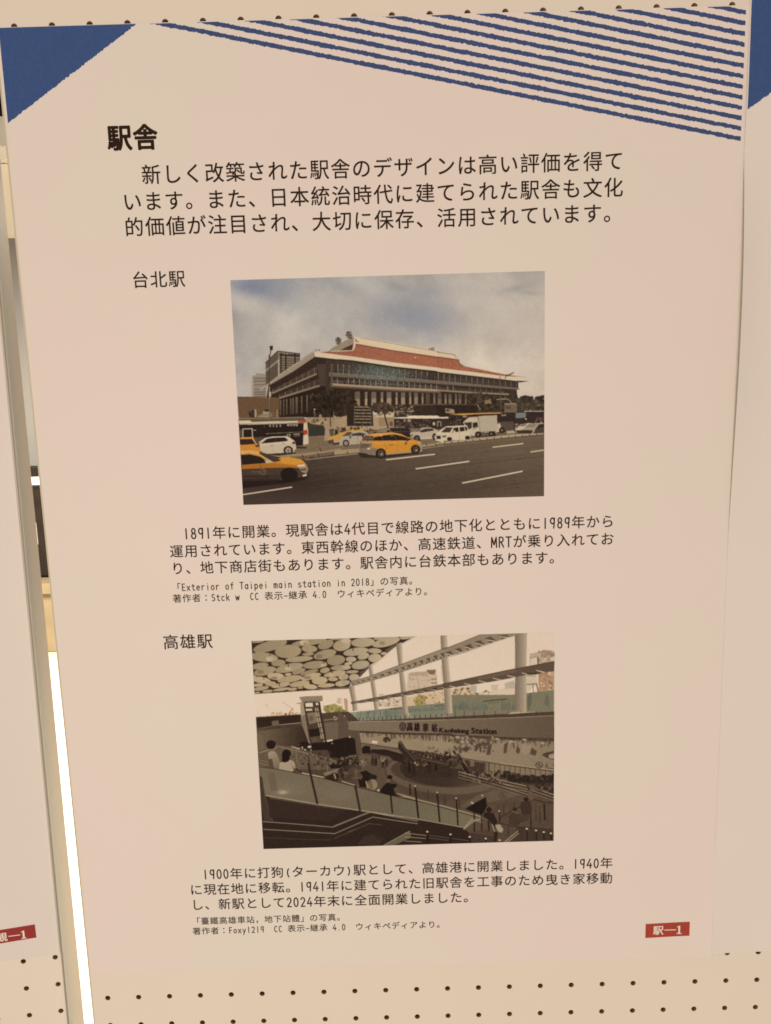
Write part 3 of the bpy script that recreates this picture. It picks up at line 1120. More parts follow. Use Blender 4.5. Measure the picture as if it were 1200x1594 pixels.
    p.poly('E', [(-10, 300), (660, 330), (660, 480), (-10, 490)], (164, 137, 105), noise=4)
    for i in range(4):
        p.line('D', [(880, 385 + i * 26), (1200, 372 + i * 26)], (132, 106, 79), 5, .6)
    p.scatter('D', (880, 370, 1040, 450), 26, 13, [(50, 37, 29), (110, 86, 62), (190, 166, 134)], aspect=1.7)
    p.poly('D', [(832, 395), (880, 420), (1020, 440), (1020, 470), (840, 470)], (62, 55, 36), noise=5)
    p.poly('D', [(845, 460), (1015, 450), (1030, 475), (1026, 550), (846, 560)], (54, 50, 44), noise=3)
    p.poly('D', [(846, 562), (1020, 556), (1020, 602), (850, 606)], (116, 96, 73))
    p.poly('D', [(1075, 480), (1130, 470), (1120, 560), (1085, 550)], (88, 72, 56))
    p.poly('D', [(1140, 480), (1165, 485), (1180, 545), (1130, 545)], (52, 40, 32))
    p.scatter('D', (850, 50, 1205, 335), 330, 34, [(36, 27, 20), (58, 46, 33), (48, 37, 27), (70, 56, 41)], region=True)
    p.scatter('D', (930, 130, 1205, 335), 160, 26, [(34, 25, 19), (54, 43, 31)])
    for x in (915, 1126):
        p.line('D', [(x, 260), (x, 430)], (136, 116, 92), 7)
        p.ell('D', x, 262, 9, 9, (196, 174, 143))
    p.ell('D', 978, 335, 17, 19, (144, 122, 96))
    p.line('D', [(1085, 300), (1090, 450)], (62, 48, 36), 9)
    p.line('D', [(835, 362), (1200, 356)], (142, 116, 88), 6)

    p.scatter('E', (-20, 20, 200, 330), 240, 30, [(36, 27, 20), (60, 47, 34), (48, 37, 27)], region=True)
    p.scatter('E', (0, 130, 250, 330), 130, 24, [(40, 30, 22), (62, 49, 36)])
    p.poly('E', [(140, 225), (425, 225), (430, 445), (140, 445)], (47, 35, 28), noise=4)
    for y in (235, 268, 303, 337, 367, 405):
        p.line('E', [(220, y), (412, y + 2)], (156, 134, 106), 9)
    for x in (225, 318, 405):
        p.line('E', [(x, 232), (x, 440)], (104, 86, 67), 6)
    p.line('E', [(305, 400), (303, 470)], (70, 55, 42), 9)
    p.poly('E', [(445, 350), (535, 275), (560, 262), (655, 268), (642, 352)], (190, 166, 130))
    p.scatter('E', (480, 300, 630, 330), 24, 15, [(60, 47, 36), (150, 126, 95)])
    p.poly('E', [(490, 348), (652, 348), (652, 448), (490, 448)], (146, 117, 86), noise=3)
    p.poly('E', [(610, 398), (645, 398), (645, 445), (612, 445)], (92, 72, 53))
    p.scatter('E', (385, 190, 680, 300), 200, 24, [(44, 33, 26), (66, 52, 39), (84, 66, 49)], region=True)
    p.line('E', [(545, 285), (566, 370), (594, 460)], (54, 41, 31), 15)
    p.line('E', [(556, 330), (600, 280), (640, 260)], (60, 46, 35), 9)
    p.poly('E', [(660, 240), (1210, 205), (1210, 350), (660, 350)], (50, 38, 31), noise=5)
    p.scatter('E', (660, 215, 870, 330), 70, 18, [(60, 47, 37), (150, 126, 98), (40, 30, 25), (90, 72, 55)])
    p.line('E', [(800, 283), (860, 283)], (170, 146, 114), 9)
    p.line('E', [(662, 286), (750, 286)], (160, 138, 108), 8)
    p.line('E', [(860, 215), (1200, 205)], (112, 94, 76), 7)
    p.scatter('E', (0, 455, 430, 520), 42, 17, [(54, 40, 31), (178, 152, 118), (110, 86, 62)])
    p.poly('E', [(75, 462), (130, 458), (130, 505), (80, 510)], (68, 53, 41))
    p.poly('E', [(5, 495), (25, 480), (45, 520), (20, 545)], (46, 34, 28))

    p.poly('F', [(-10, 205), (450, 210), (870, 195), (900, 300), (860, 330), (-10, 345)], (44, 32, 26), noise=5)
    p.line('F', [(0, 211), (450, 208)], (104, 88, 72), 6)
    p.line('F', [(448, 214), (498, 297)], (156, 136, 112), 11)
    p.scatter('F', (455, 120, 880, 300), 260, 26, [(44, 34, 26), (72, 58, 44), (58, 46, 34)])
    p.scatter('F', (340, 90, 560, 200), 90, 22, [(50, 38, 30), (80, 65, 50)])
    p.scatter('F', (525, 150, 590, 190), 16, 18, [(150, 126, 92), (120, 98, 72)])
    p.poly('F', [(745, 200), (875, 200), (880, 295), (740, 295)], (108, 89, 69), noise=4)
    p.line('F', [(742, 201), (870, 198)], (168, 146, 118), 9)
    p.line('F', [(655, 156), (700, 148), (778, 147), (822, 190)], (156, 136, 110), 9)
    p.scatter('F', (750, 225, 810, 255), 10, 14, [(62, 48, 38), (88, 70, 54)])
    p.poly('F', [(90, 250), (190, 262), (195, 310), (95, 300)], (156, 130, 98))
    p.poly('F', [(100, 262), (140, 262), (140, 285), (100, 285)], (70, 54, 42))
    p.scatter('F', (895, 125, 1180, 300), 260, 26, [(44, 35, 27), (66, 53, 40), (54, 43, 32), (90, 76, 58)])
    p.scatter('F', (940, 118, 1050, 190), 60, 22, [(46, 36, 28), (60, 48, 37)], region=True)
    p.poly('F', [(875, 200), (1000, 190), (1110, 195), (1100, 260), (880, 290)], (74, 61, 47), .5, noise=6)
    p.line('C', [(760, 603), (846, 563)], (58, 46, 38), 10)
    p.line('C', [(760, 603), (746, 632)], (84, 68, 56), 7)
    p.line('C', [(693, 606), (700, 847)], (98, 82, 68), 8)
    p.line('F', [(700, 130), (706, 295)], (98, 80, 64), 7)

    # buses
    p.poly('D', [(85, 420), (500, 412), (802, 408), (795, 655), (700, 665), (95, 600)], (40, 29, 25), noise=3)
    p.poly('D', [(80, 386), (200, 382), (225, 400), (740, 388), (825, 392), (832, 410), (740, 414), (90, 432)], (204, 184, 154))
    p.line('D', [(90, 424), (740, 408)], (150, 130, 106), 6)
    p.poly('D', [(730, 390), (800, 383), (828, 400), (815, 418), (735, 410)], (170, 76, 50))
    p.poly('D', [(795, 415), (832, 402), (850, 625), (845, 642), (788, 652)], (200, 179, 148))
    p.poly('D', [(793, 494), (833, 482), (836, 532), (790, 550)], (168, 62, 42))
    p.line('D', [(128, 570), (126, 478), (230, 473), (232, 568)], (190, 169, 141), 11)
    p.line('D', [(105, 480), (108, 570)], (140, 120, 97), 7)
    p.line('D', [(382, 529), (790, 509)], (140, 122, 100), 6)
    p.poly('D', [(608, 533), (650, 530), (650, 560), (610, 562)], (160, 140, 114))
    p.ell('D', 628, 546, 11, 11, (84, 66, 54))
    p.line('D', [(680, 536), (752, 532)], (176, 156, 130), 10)
    p.line('D', [(686, 555), (752, 551)], (130, 112, 92), 8)
    p.word('D', '473-FZ', 610, 446, 735, 442, 24, (214, 195, 168), .03)
    for i, x in enumerate((425, 462, 500, 538)):
        p.line('D', [(x - 10, 434), (x + 10, 433)], (190, 170, 144), 5)
        p.line('D', [(x - 9, 445), (x + 9, 444)], (180, 160, 134), 4)
        p.line('D', [(x, 428), (x, 454)], (190, 170, 144), 5)
        p.line('D', [(x - 10, 454), (x + 11, 452)], (170, 150, 126), 4)
    p.line('D', [(360, 440), (364, 462)], (110, 94, 78), 6)
    p.line('D', [(245, 490), (272, 490)], (180, 160, 134), 8)
    p.poly('D', [(700, 668), (835, 676), (820, 692), (712, 690)], (52, 39, 31))

    p.poly('E', [(655, 362), (1210, 362), (1210, 480), (660, 460)], (50, 37, 31), noise=4)
    p.poly('E', [(690, 350), (800, 345), (825, 330), (1140, 331), (1160, 345), (1210, 347), (1210, 363), (700, 362)], (212, 192, 160))
    p.poly('E', [(765, 372), (840, 372), (840, 396), (768, 398)], (160, 138, 110))
    p.scatter('E', (680, 385, 1060, 455), 50, 20, [(68, 53, 44), (44, 33, 28), (104, 86, 70)])
    p.line('E', [(845, 365), (845, 460)], (84, 68, 55), 8)
    p.poly('E', [(1085, 402), (1108, 402), (1108, 436), (1087, 436)], (186, 166, 138))
    p.line('E', [(1138, 450), (1136, 395), (1180, 394), (1182, 450)], (170, 150, 124), 9)
    p.poly('F', [(-5, 340), (15, 345), (122, 346), (124, 360), (-5, 361)], (206, 186, 154))
    p.poly('F', [(-5, 362), (130, 362), (130, 450), (-5, 460)], (56, 42, 35), noise=4)
    p.line('F', [(8, 450), (8, 398), (42, 398), (46, 450)], (172, 152, 126), 8)
    p.poly('F', [(128, 322), (270, 312), (700, 300), (848, 295), (862, 330), (858, 500), (660, 520), (300, 450), (132, 445)], (48, 35, 29), noise=4)
    p.poly('F', [(660, 400), (845, 395), (850, 495), (760, 500), (665, 480)], (82, 66, 54), noise=4)
    p.poly('F', [(125, 318), (275, 306), (560, 297), (708, 298), (708, 308), (420, 316), (280, 325)], (196, 142, 66))
    p.line('F', [(560, 296), (845, 293)], (110, 84, 58), 6)
    p.poly('F', [(280, 330), (340, 330), (320, 350), (285, 350)], (150, 124, 92))
    p.word('F', '1201', 708, 335, 762, 332, 18, (190, 170, 142), .03)
    p.scatter('F', (140, 345, 290, 440), 22, 26, [(40, 30, 25), (74, 58, 47)])
    p.line('F', [(225, 380), (270, 380)], (120, 102, 84), 6)
    p.poly('F', [(858, 300), (980, 285), (1178, 285), (1178, 420), (900, 440), (860, 420)], (50, 37, 31), noise=4)
    p.poly('F', [(866, 300), (980, 296), (976, 352), (866, 358)], (112, 114, 106))
    p.line('F', [(960, 284), (1178, 281)], (176, 154, 126), 9)
    p.line('F', [(970, 362), (985, 372)], (190, 170, 142), 12)
    p.line('F', [(862, 424), (895, 424)], (160, 140, 116), 9)
    p.line('F', [(1080, 410), (1110, 350)], (120, 86, 66), 10)
    p.ell('F', 1140, 372, 24, 26, (78, 62, 51))

    # lorry
    p.poly('F', [(655, 430), (690, 410), (705, 445), (690, 505), (640, 520)], (186, 166, 138))
    p.poly('F', [(440, 345), (458, 335), (660, 325), (666, 500), (482, 512), (462, 505)], (172, 153, 128), noise=3)
    p.poly('F', [(440, 345), (458, 335), (482, 512), (462, 505)], (138, 120, 98))
    p.poly('F', [(286, 405), (345, 352), (440, 342), (466, 440), (468, 515), (440, 550), (372, 550), (340, 500)], (188, 168, 140))
    p.poly('F', [(296, 405), (385, 402), (382, 470), (345, 480)], (62, 48, 40))
    p.poly('F', [(393, 410), (446, 400), (452, 448), (396, 468)], (50, 38, 32))
    p.line('F', [(398, 480), (460, 450)], (110, 92, 74), 7)
    p.line('F', [(345, 345), (410, 342)], (120, 66, 46), 8)
    p.poly('F', [(470, 512), (640, 505), (650, 555), (480, 565)], (50, 38, 31))
    p.line('F', [(488, 522), (572, 516)], (182, 160, 130), 7)
    p.line('F', [(488, 545), (575, 538)], (172, 150, 122), 6)
    for x, y, r in ((452, 537, 34), (598, 530, 30), (715, 490, 32)):
        p.ell('F', x, y, r, r, (38, 28, 24))
        p.ell('F', x, y, r * .42, r * .45, (112, 94, 77))
    p.poly('F', [(760, 500), (840, 492), (870, 520), (770, 530)], (168, 146, 116))

    # kerb of the middle island
    p.poly('D', [(470, 772), (1000, 722), (1205, 688), (1205, 740), (820, 805), (545, 792)], (150, 125, 94), noise=4)
    p.poly('D', [(540, 792), (820, 768), (1205, 712), (1205, 742), (820, 806)], (108, 86, 63), noise=3)
    p.poly('E', [(-5, 715), (280, 690), (285, 745), (-5, 778)], (156, 131, 99), noise=4)
    p.line('E', [(-5, 768), (285, 738)], (92, 72, 54), 12)
    p.poly('E', [(955, 655), (1205, 618), (1205, 655), (965, 690)], (156, 132, 101), noise=4)
    p.line('E', [(965, 683), (1205, 650)], (84, 66, 50), 11)
    p.poly('F', [(-5, 628), (400, 580), (800, 540), (1178, 513), (1178, 545), (800, 582), (400, 622), (-5, 662)], (166, 142, 110), noise=4)
    p.line('F', [(-5, 652), (400, 614), (800, 574), (1178, 541)], (88, 69, 53), 13)
    for i in range(15):
        x = 90 + i * 78
        y = 640 - i * 7.4
        p.line('F', [(x - 10, y - 20), (x, y + 6)], (66, 50, 38), 7)
    for x, y in ((785, 780), (960, 765), (1125, 750), (980, 708)):
        p.line('D', [(x - 8, y - 22), (x + 6, y + 14)], (52, 39, 31), 9)
    p.line('E', [(140, 725), (155, 745)], (60, 46, 36), 9)
    p.line('D', [(860, 795), (900, 790)], (48, 36, 29), 14)
    for x in (1015, 1118):
        p.line('E', [(x - 8, 640), (x + 6, 662)], (62, 47, 37), 8)
    p.line('G', [(545, 228), (960, 180)], (168, 147, 117), 5)
    p.line('E', [(975, 692), (1200, 660)], (180, 158, 126), 5)
    p.line('F', [(0, 672), (600, 615), (1178, 560)], (128, 106, 82), 5, .6)

    # cars behind the island
    p.poly('D', [(96, 570), (245, 568), (290, 640), (312, 668), (322, 720), (300, 745), (108, 722)], (194, 124, 44), noise=3)
    p.line('D', [(100, 574), (246, 571)], (206, 150, 84), 9)
    p.poly('D', [(98, 592), (232, 588), (268, 640), (102, 655)], (50, 37, 31))
    p.line('D', [(232, 585), (275, 645)], (214, 188, 150), 7)
    p.poly('D', [(245, 655), (300, 648), (312, 668), (280, 680)], (92, 66, 40))
    p.poly('D', [(242, 570), (360, 560), (300, 625), (275, 640)], (84, 68, 56))
    p.poly('D', [(300, 622), (368, 575), (450, 560), (600, 555), (642, 570), (700, 612), (715, 682), (682, 732), (560, 742), (400, 752), (322, 722), (312, 655)], (202, 181, 152), noise=2)
    p.poly('D', [(322, 660), (560, 640), (700, 640), (715, 690), (682, 732), (560, 742), (400, 752), (322, 722)], (186, 165, 136), .8)
    p.poly('D', [(326, 637), (392, 584), (480, 572), (592, 570), (624, 600), (604, 612), (350, 635)], (44, 31, 26))
    p.line('D', [(490, 572), (478, 625)], (92, 76, 62), 5)
    p.poly('D', [(300, 622), (330, 615), (335, 638), (308, 640)], (176, 156, 130))
    p.poly('D', [(664, 622), (698, 614), (702, 640), (674, 642)], (92, 48, 38))
    p.ell('D', 625, 710, 52, 46, (36, 26, 22))
    p.ell('D', 625, 713, 32, 33, (180, 160, 132))
    for a in range(0, 360, 72):
        p.line('D', [(625, 713), (625 + 28 * math.cos(math.radians(a)), 713 + 28 * math.sin(math.radians(a)))], (70, 54, 44), 6)
    p.line('D', [(460, 640), (462, 735)], (150, 130, 105), 4)
    p.line('D', [(425, 658), (452, 655)], (120, 100, 80), 5)
    p.line('D', [(560, 638), (588, 635)], (120, 100, 80), 5)
    p.poly('D', [(380, 752), (690, 732), (720, 745), (520, 770)], (52, 39, 31))

    p.poly('E', [(-10, 590), (-10, 555), (80, 515), (180, 488), (312, 486), (335, 505), (90, 570)], (192, 143, 68), noise=3)
    p.poly('E', [(-10, 600), (80, 560), (170, 508), (330, 500), (382, 525), (350, 560), (300, 605), (282, 640), (160, 650), (-10, 665)], (168, 150, 127), noise=3)
    p.poly('E', [(84, 556), (150, 508), (202, 514), (172, 550)], (84, 69, 58))
    p.poly('E', [(188, 552), (200, 530), (282, 515), (352, 530), (320, 552)], (66, 52, 43))
    p.poly('E', [(170, 560), (186, 545), (186, 580), (172, 582)], (60, 47, 39))
    p.line('E', [(260, 545), (258, 625)], (120, 103, 85), 5)
    p.poly('E', [(-10, 600), (0, 590), (30, 598), (10, 612)], (200, 182, 155))
    p.poly('E', [(-10, 630), (60, 622), (60, 650), (-10, 660)], (70, 55, 45))
    p.ell('E', 130, 632, 36, 38, (46, 34, 29))
    p.ell('E', 130, 634, 23, 25, (140, 122, 101))
    p.poly('D', [(1058, 600), (1075, 570), (1130, 548), (1205, 545), (1205, 600), (1120, 610)], (190, 140, 66))
    p.poly('D', [(1058, 605), (1120, 590), (1130, 635), (1070, 640)], (78, 62, 51))

    p.poly('E', [(425, 520), (520, 472), (640, 455), (790, 458), (835, 480), (845, 565), (600, 570), (460, 540)], (44, 33, 28), noise=3)
    p.poly('E', [(448, 512), (530, 470), (612, 468), (570, 515)], (128, 111, 92))
    p.line('E', [(600, 462), (780, 460)], (140, 121, 98), 7)
    p.line('E', [(600, 470), (625, 512)], (190, 150, 96), 7)
    p.line('E', [(620, 508), (838, 505)], (92, 76, 63), 5)
    p.line('E', [(735, 465), (738, 505)], (66, 52, 43), 6)
    p.poly('E', [(832, 525), (860, 508), (905, 480), (980, 460), (1055, 458), (1100, 475), (1145, 496), (1142, 545), (1105, 585), (950, 592), (880, 575), (840, 570)], (176, 156, 130), noise=3)
    p.poly('E', [(864, 511), (920, 472), (965, 474), (932, 506)], (112, 96, 80))
    p.poly('E', [(938, 504), (985, 478), (1030, 470), (1085, 474), (1096, 494), (960, 516)], (54, 41, 35))
    p.line('E', [(1030, 470), (1034, 505)], (120, 102, 84), 5)
    p.poly('E', [(835, 540), (870, 535), (862, 560), (840, 560)], (112, 95, 77))
    p.line('E', [(960, 582), (1080, 570)], (206, 184, 150), 7)
    for x, y, rx in ((910, 580, 36), (1102, 562, 24)):
        p.ell('E', x, y, rx, 36, (44, 33, 28))
        p.ell('E', x, y, rx * .5, 19, (92, 76, 63))
    p.poly('E', [(1105, 560), (1130, 528), (1205, 518), (1205, 625), (1112, 605)], (200, 179, 148))
    p.poly('E', [(1128, 548), (1172, 546), (1170, 585), (1126, 585)], (54, 41, 34))
    p.line('E', [(1105, 596), (1170, 600)], (120, 100, 80), 7)
    p.poly('F', [(-5, 520), (55, 475), (108, 446), (330, 436), (352, 500), (372, 570), (330, 592), (100, 606), (-5, 602)], (198, 177, 146), noise=2)
    p.poly('F', [(44, 513), (100, 460), (176, 459), (142, 515)], (62, 48, 40))
    for q in ([(170, 517), (184, 466), (234, 457), (242, 506)], [(247, 460), (296, 452), (307, 498), (254, 506)], [(303, 455), (324, 450), (338, 490), (318, 498)]):
        p.poly('F', q, (44, 32, 27))
    p.poly('F', [(178, 496), (198, 488), (206, 512), (182, 516)], (186, 166, 138))
    p.poly('F', [(-5, 552), (42, 549), (42, 586), (-5, 588)], (54, 41, 34))
    p.poly('F', [(60, 546), (106, 545), (100, 570), (62, 572)], (110, 92, 74))
    p.line('F', [(245, 510), (250, 590)], (160, 139, 112), 4)
    p.line('F', [(165, 520), (168, 596)], (150, 130, 104), 4)
    for x, y in ((138, 586), (336, 572)):
        p.ell('F', x, y, 27, 21, (40, 29, 25))
    p.poly('F', [(880, 470), (920, 425), (1005, 412), (1060, 415), (1000, 470), (870, 500), (858, 465)], (190, 170, 141))
    p.poly('F', [(905, 447), (930, 424), (990, 420), (965, 447)], (120, 104, 86))
    p.poly('F', [(895, 500), (960, 468), (1010, 420), (1100, 410), (1178, 412), (1178, 520), (1050, 528), (900, 530)], (158, 139, 115), noise=3)
    p.poly('F', [(965, 458), (1012, 420), (1102, 420), (1068, 462)], (132, 115, 95))
    p.poly('F', [(1080, 482), (1122, 426), (1178, 420), (1178, 462)], (50, 38, 32))
    p.poly('F', [(872, 492), (1055, 488), (1042, 527), (898, 528)], (56, 43, 36))
    p.poly('F', [(1080, 482), (1178, 465), (1178, 520), (1060, 527)], (72, 57, 47))
    p.line('F', [(1140, 405), (1160, 405)], (196, 172, 136), 8)

    # lane dashes
    for a, b, wd in (((602, 705), (777, 685), 4.2), ((709, 737.5), (901, 710.5), 4.4), ((876, 788.5), (1092, 746), 4.8), ((88, 830), (264, 803), 4.2), ((985, 660), (1095, 646.5), 3.6), ((1121, 677), (1169, 670), 3.6)):
        p.line('K', [a, b], (208, 186, 156), wd)

    # yellow cab in the middle
    p.poly('E', [(265, 755), (480, 700), (960, 690), (970, 742), (520, 800), (300, 790)], (44, 33, 27), .9)
    p.poly('E', [(300, 602), (345, 545), (480, 520), (640, 514), (735, 530), (835, 582), (930, 608), (962, 640), (968, 722), (935, 740), (840, 738), (570, 762), (455, 768), (280, 745), (272, 690), (285, 615)], (194, 128, 46), noise=3)
    p.poly('E', [(340, 545), (480, 520), (640, 514), (735, 530), (700, 536), (520, 545), (430, 556)], (206, 144, 62))
    p.poly('E', [(298, 604), (342, 547), (432, 556), (425, 606)], (76, 62, 53))
    p.scatter('E', (310, 555, 425, 600), 14, 16, [(120, 104, 90), (54, 42, 35)])
    p.poly('E', [(432, 572), (522, 549), (660, 535), (762, 560), (852, 592), (822, 602), (430, 606)], (40, 28, 24))
    for a, b in (((520, 548), (535, 604)), ((650, 536), (690, 602))):
        p.line('E', [a, b], (96, 66, 32), 7)
    p.line('E', [(500, 552), (530, 550)], (190, 168, 140), 10)
    p.line('E', [(620, 552), (650, 548)], (150, 130, 106), 8)
    p.poly('E', [(284, 612), (432, 622), (402, 682), (470, 690), (462, 768), (280, 745), (272, 690)], (122, 103, 83), noise=4)
    p.poly('E', [(290, 640), (395, 640), (380, 680), (288, 690)], (96, 78, 62))
    p.line('E', [(300, 625), (425, 630)], (186, 158, 120), 9)
    p.poly('E', [(365, 685), (400, 680), (395, 700), (365, 705)], (196, 172, 142))
    p.line('E', [(272, 740), (365, 752)], (54, 41, 34), 11)
    p.poly('E', [(430, 618), (850, 608), (930, 622), (800, 628), (420, 650)], (206, 142, 62), .6)
    p.poly('E', [(570, 745), (840, 720), (840, 738), (570, 762)], (156, 132, 101))
    p.poly('E', [(925, 640), (965, 645), (968, 722), (938, 740)], (150, 128, 100))
    p.poly('E', [(918, 612), (955, 628), (948, 640), (925, 630)], (190, 170, 142))
    p.line('E', [(605, 652), (650, 650)], (112, 78, 40), 6)
    p.line('E', [(700, 612), (705, 730)], (160, 106, 42), 5)
    p.line('E', [(548, 625), (580, 700)], (156, 104, 42), 5)
    p.poly('E', [(790, 585), (818, 580), (822, 605), (795, 612)], (60, 44, 34))
    p.poly('E', [(775, 630), (805, 610), (798, 640), (780, 660)], (110, 72, 34))
    for x, y, rx, ry in ((513, 745, 57, 56), (895, 702, 52, 52)):
        p.ell('E', x, y, rx, ry, (36, 26, 22))
        p.ell('E', x + 3, y, rx * .62, ry * .66, (92, 77, 64))
        for a in range(20, 380, 60):
            p.line('E', [(x + 3, y), (x + 3 + rx * .6 * math.cos(math.radians(a)), y + ry * .62 * math.sin(math.radians(a)))], (44, 32, 27), 8)
        p.ell('E', x + 8, y + 8, rx * .2, ry * .22, (160, 142, 118))

    # yellow cab at the left edge
    p.poly('G', [(60, 380), (350, 375), (520, 350), (575, 340), (560, 378), (440, 405), (250, 428), (62, 450)], (34, 24, 20), .9)
    p.poly('G', [(40, 112), (150, 108), (200, 160), (190, 180), (48, 182)], (196, 128, 52), noise=3)
    p.poly('G', [(46, 158), (120, 154), (188, 164), (200, 178), (52, 190)], (206, 158, 94))
    p.poly('G', [(52, 184), (120, 172), (190, 178), (330, 212), (362, 210), (420, 205), (520, 224), (556, 258), (575, 292), (560, 350), (500, 368), (350, 382), (66, 392)], (190, 125, 47), noise=3)
    p.poly('G', [(52, 190), (120, 185), (200, 204), (268, 250), (58, 268)], (40, 29, 25))
    p.poly('G', [(190, 178), (210, 172), (330, 205), (362, 214), (358, 236), (300, 246)], (66, 53, 44))
    p.line('G', [(120, 177), (188, 184), (300, 248)], (196, 160, 108), 8)
    p.poly('G', [(322, 206), (352, 206), (364, 220), (345, 236)], (30, 22, 19))
    p.poly('G', [(330, 214), (420, 206), (520, 226), (545, 250), (480, 262), (380, 256)], (206, 142, 58), .7)
    p.poly('G', [(56, 270), (300, 252), (480, 272), (488, 292), (350, 292), (60, 304)], (164, 102, 38))
    p.poly('G', [(58, 300), (350, 288), (490, 290), (560, 272), (576, 300), (560, 350), (500, 368), (350, 384), (66, 394)], (70, 53, 43), noise=3)
    p.poly('G', [(60, 350), (350, 345), (350, 384), (66, 394)], (52, 38, 31), .8)
    p.ell('G', 425, 345, 68, 58, (32, 22, 19))
    p.poly('G', [(498, 288), (556, 272), (574, 300), (560, 332), (520, 322)], (146, 125, 102))
    p.poly('G', [(486, 268), (545, 262), (550, 278), (500, 283)], (206, 184, 150))
    p.poly('G', [(505, 300), (560, 292), (556, 312), (512, 312)], (92, 74, 60))
    p.poly('G', [(528, 346), (562, 336), (560, 354), (532, 358)], (202, 181, 150))
    p.poly('G', [(234, 234), (268, 228), (292, 248), (246, 256)], (186, 164, 132))
    for i in range(24):
        a, b = i * 15, i * 15 + 15
        p.line('G', [(220 + 23 * math.cos(math.radians(k)), 322 + 21 * math.sin(math.radians(k))) for k in (a, b)], (124, 104, 84), 5)
    p.line('G', [(206, 326), (234, 316)], (124, 104, 84), 5)
    for i in range(5):
        p.line('G', [(135 + i * 13, 314), (138 + i * 13, 332)], (104, 84, 68), 4)
        p.line('G', [(131 + i * 13, 318), (142 + i * 13, 317)], (104, 84, 68), 3)
    p.line('G', [(66, 372), (340, 362)], (84, 66, 54), 3)
    p.line('G', [(200, 258), (212, 368)], (60, 44, 35), 3)
    p.img = p.img + fbm(h, w, 3, 3, 21)[..., None] * 2.0
    return p.done('printed_photo', poster, 2.1, M_ink)


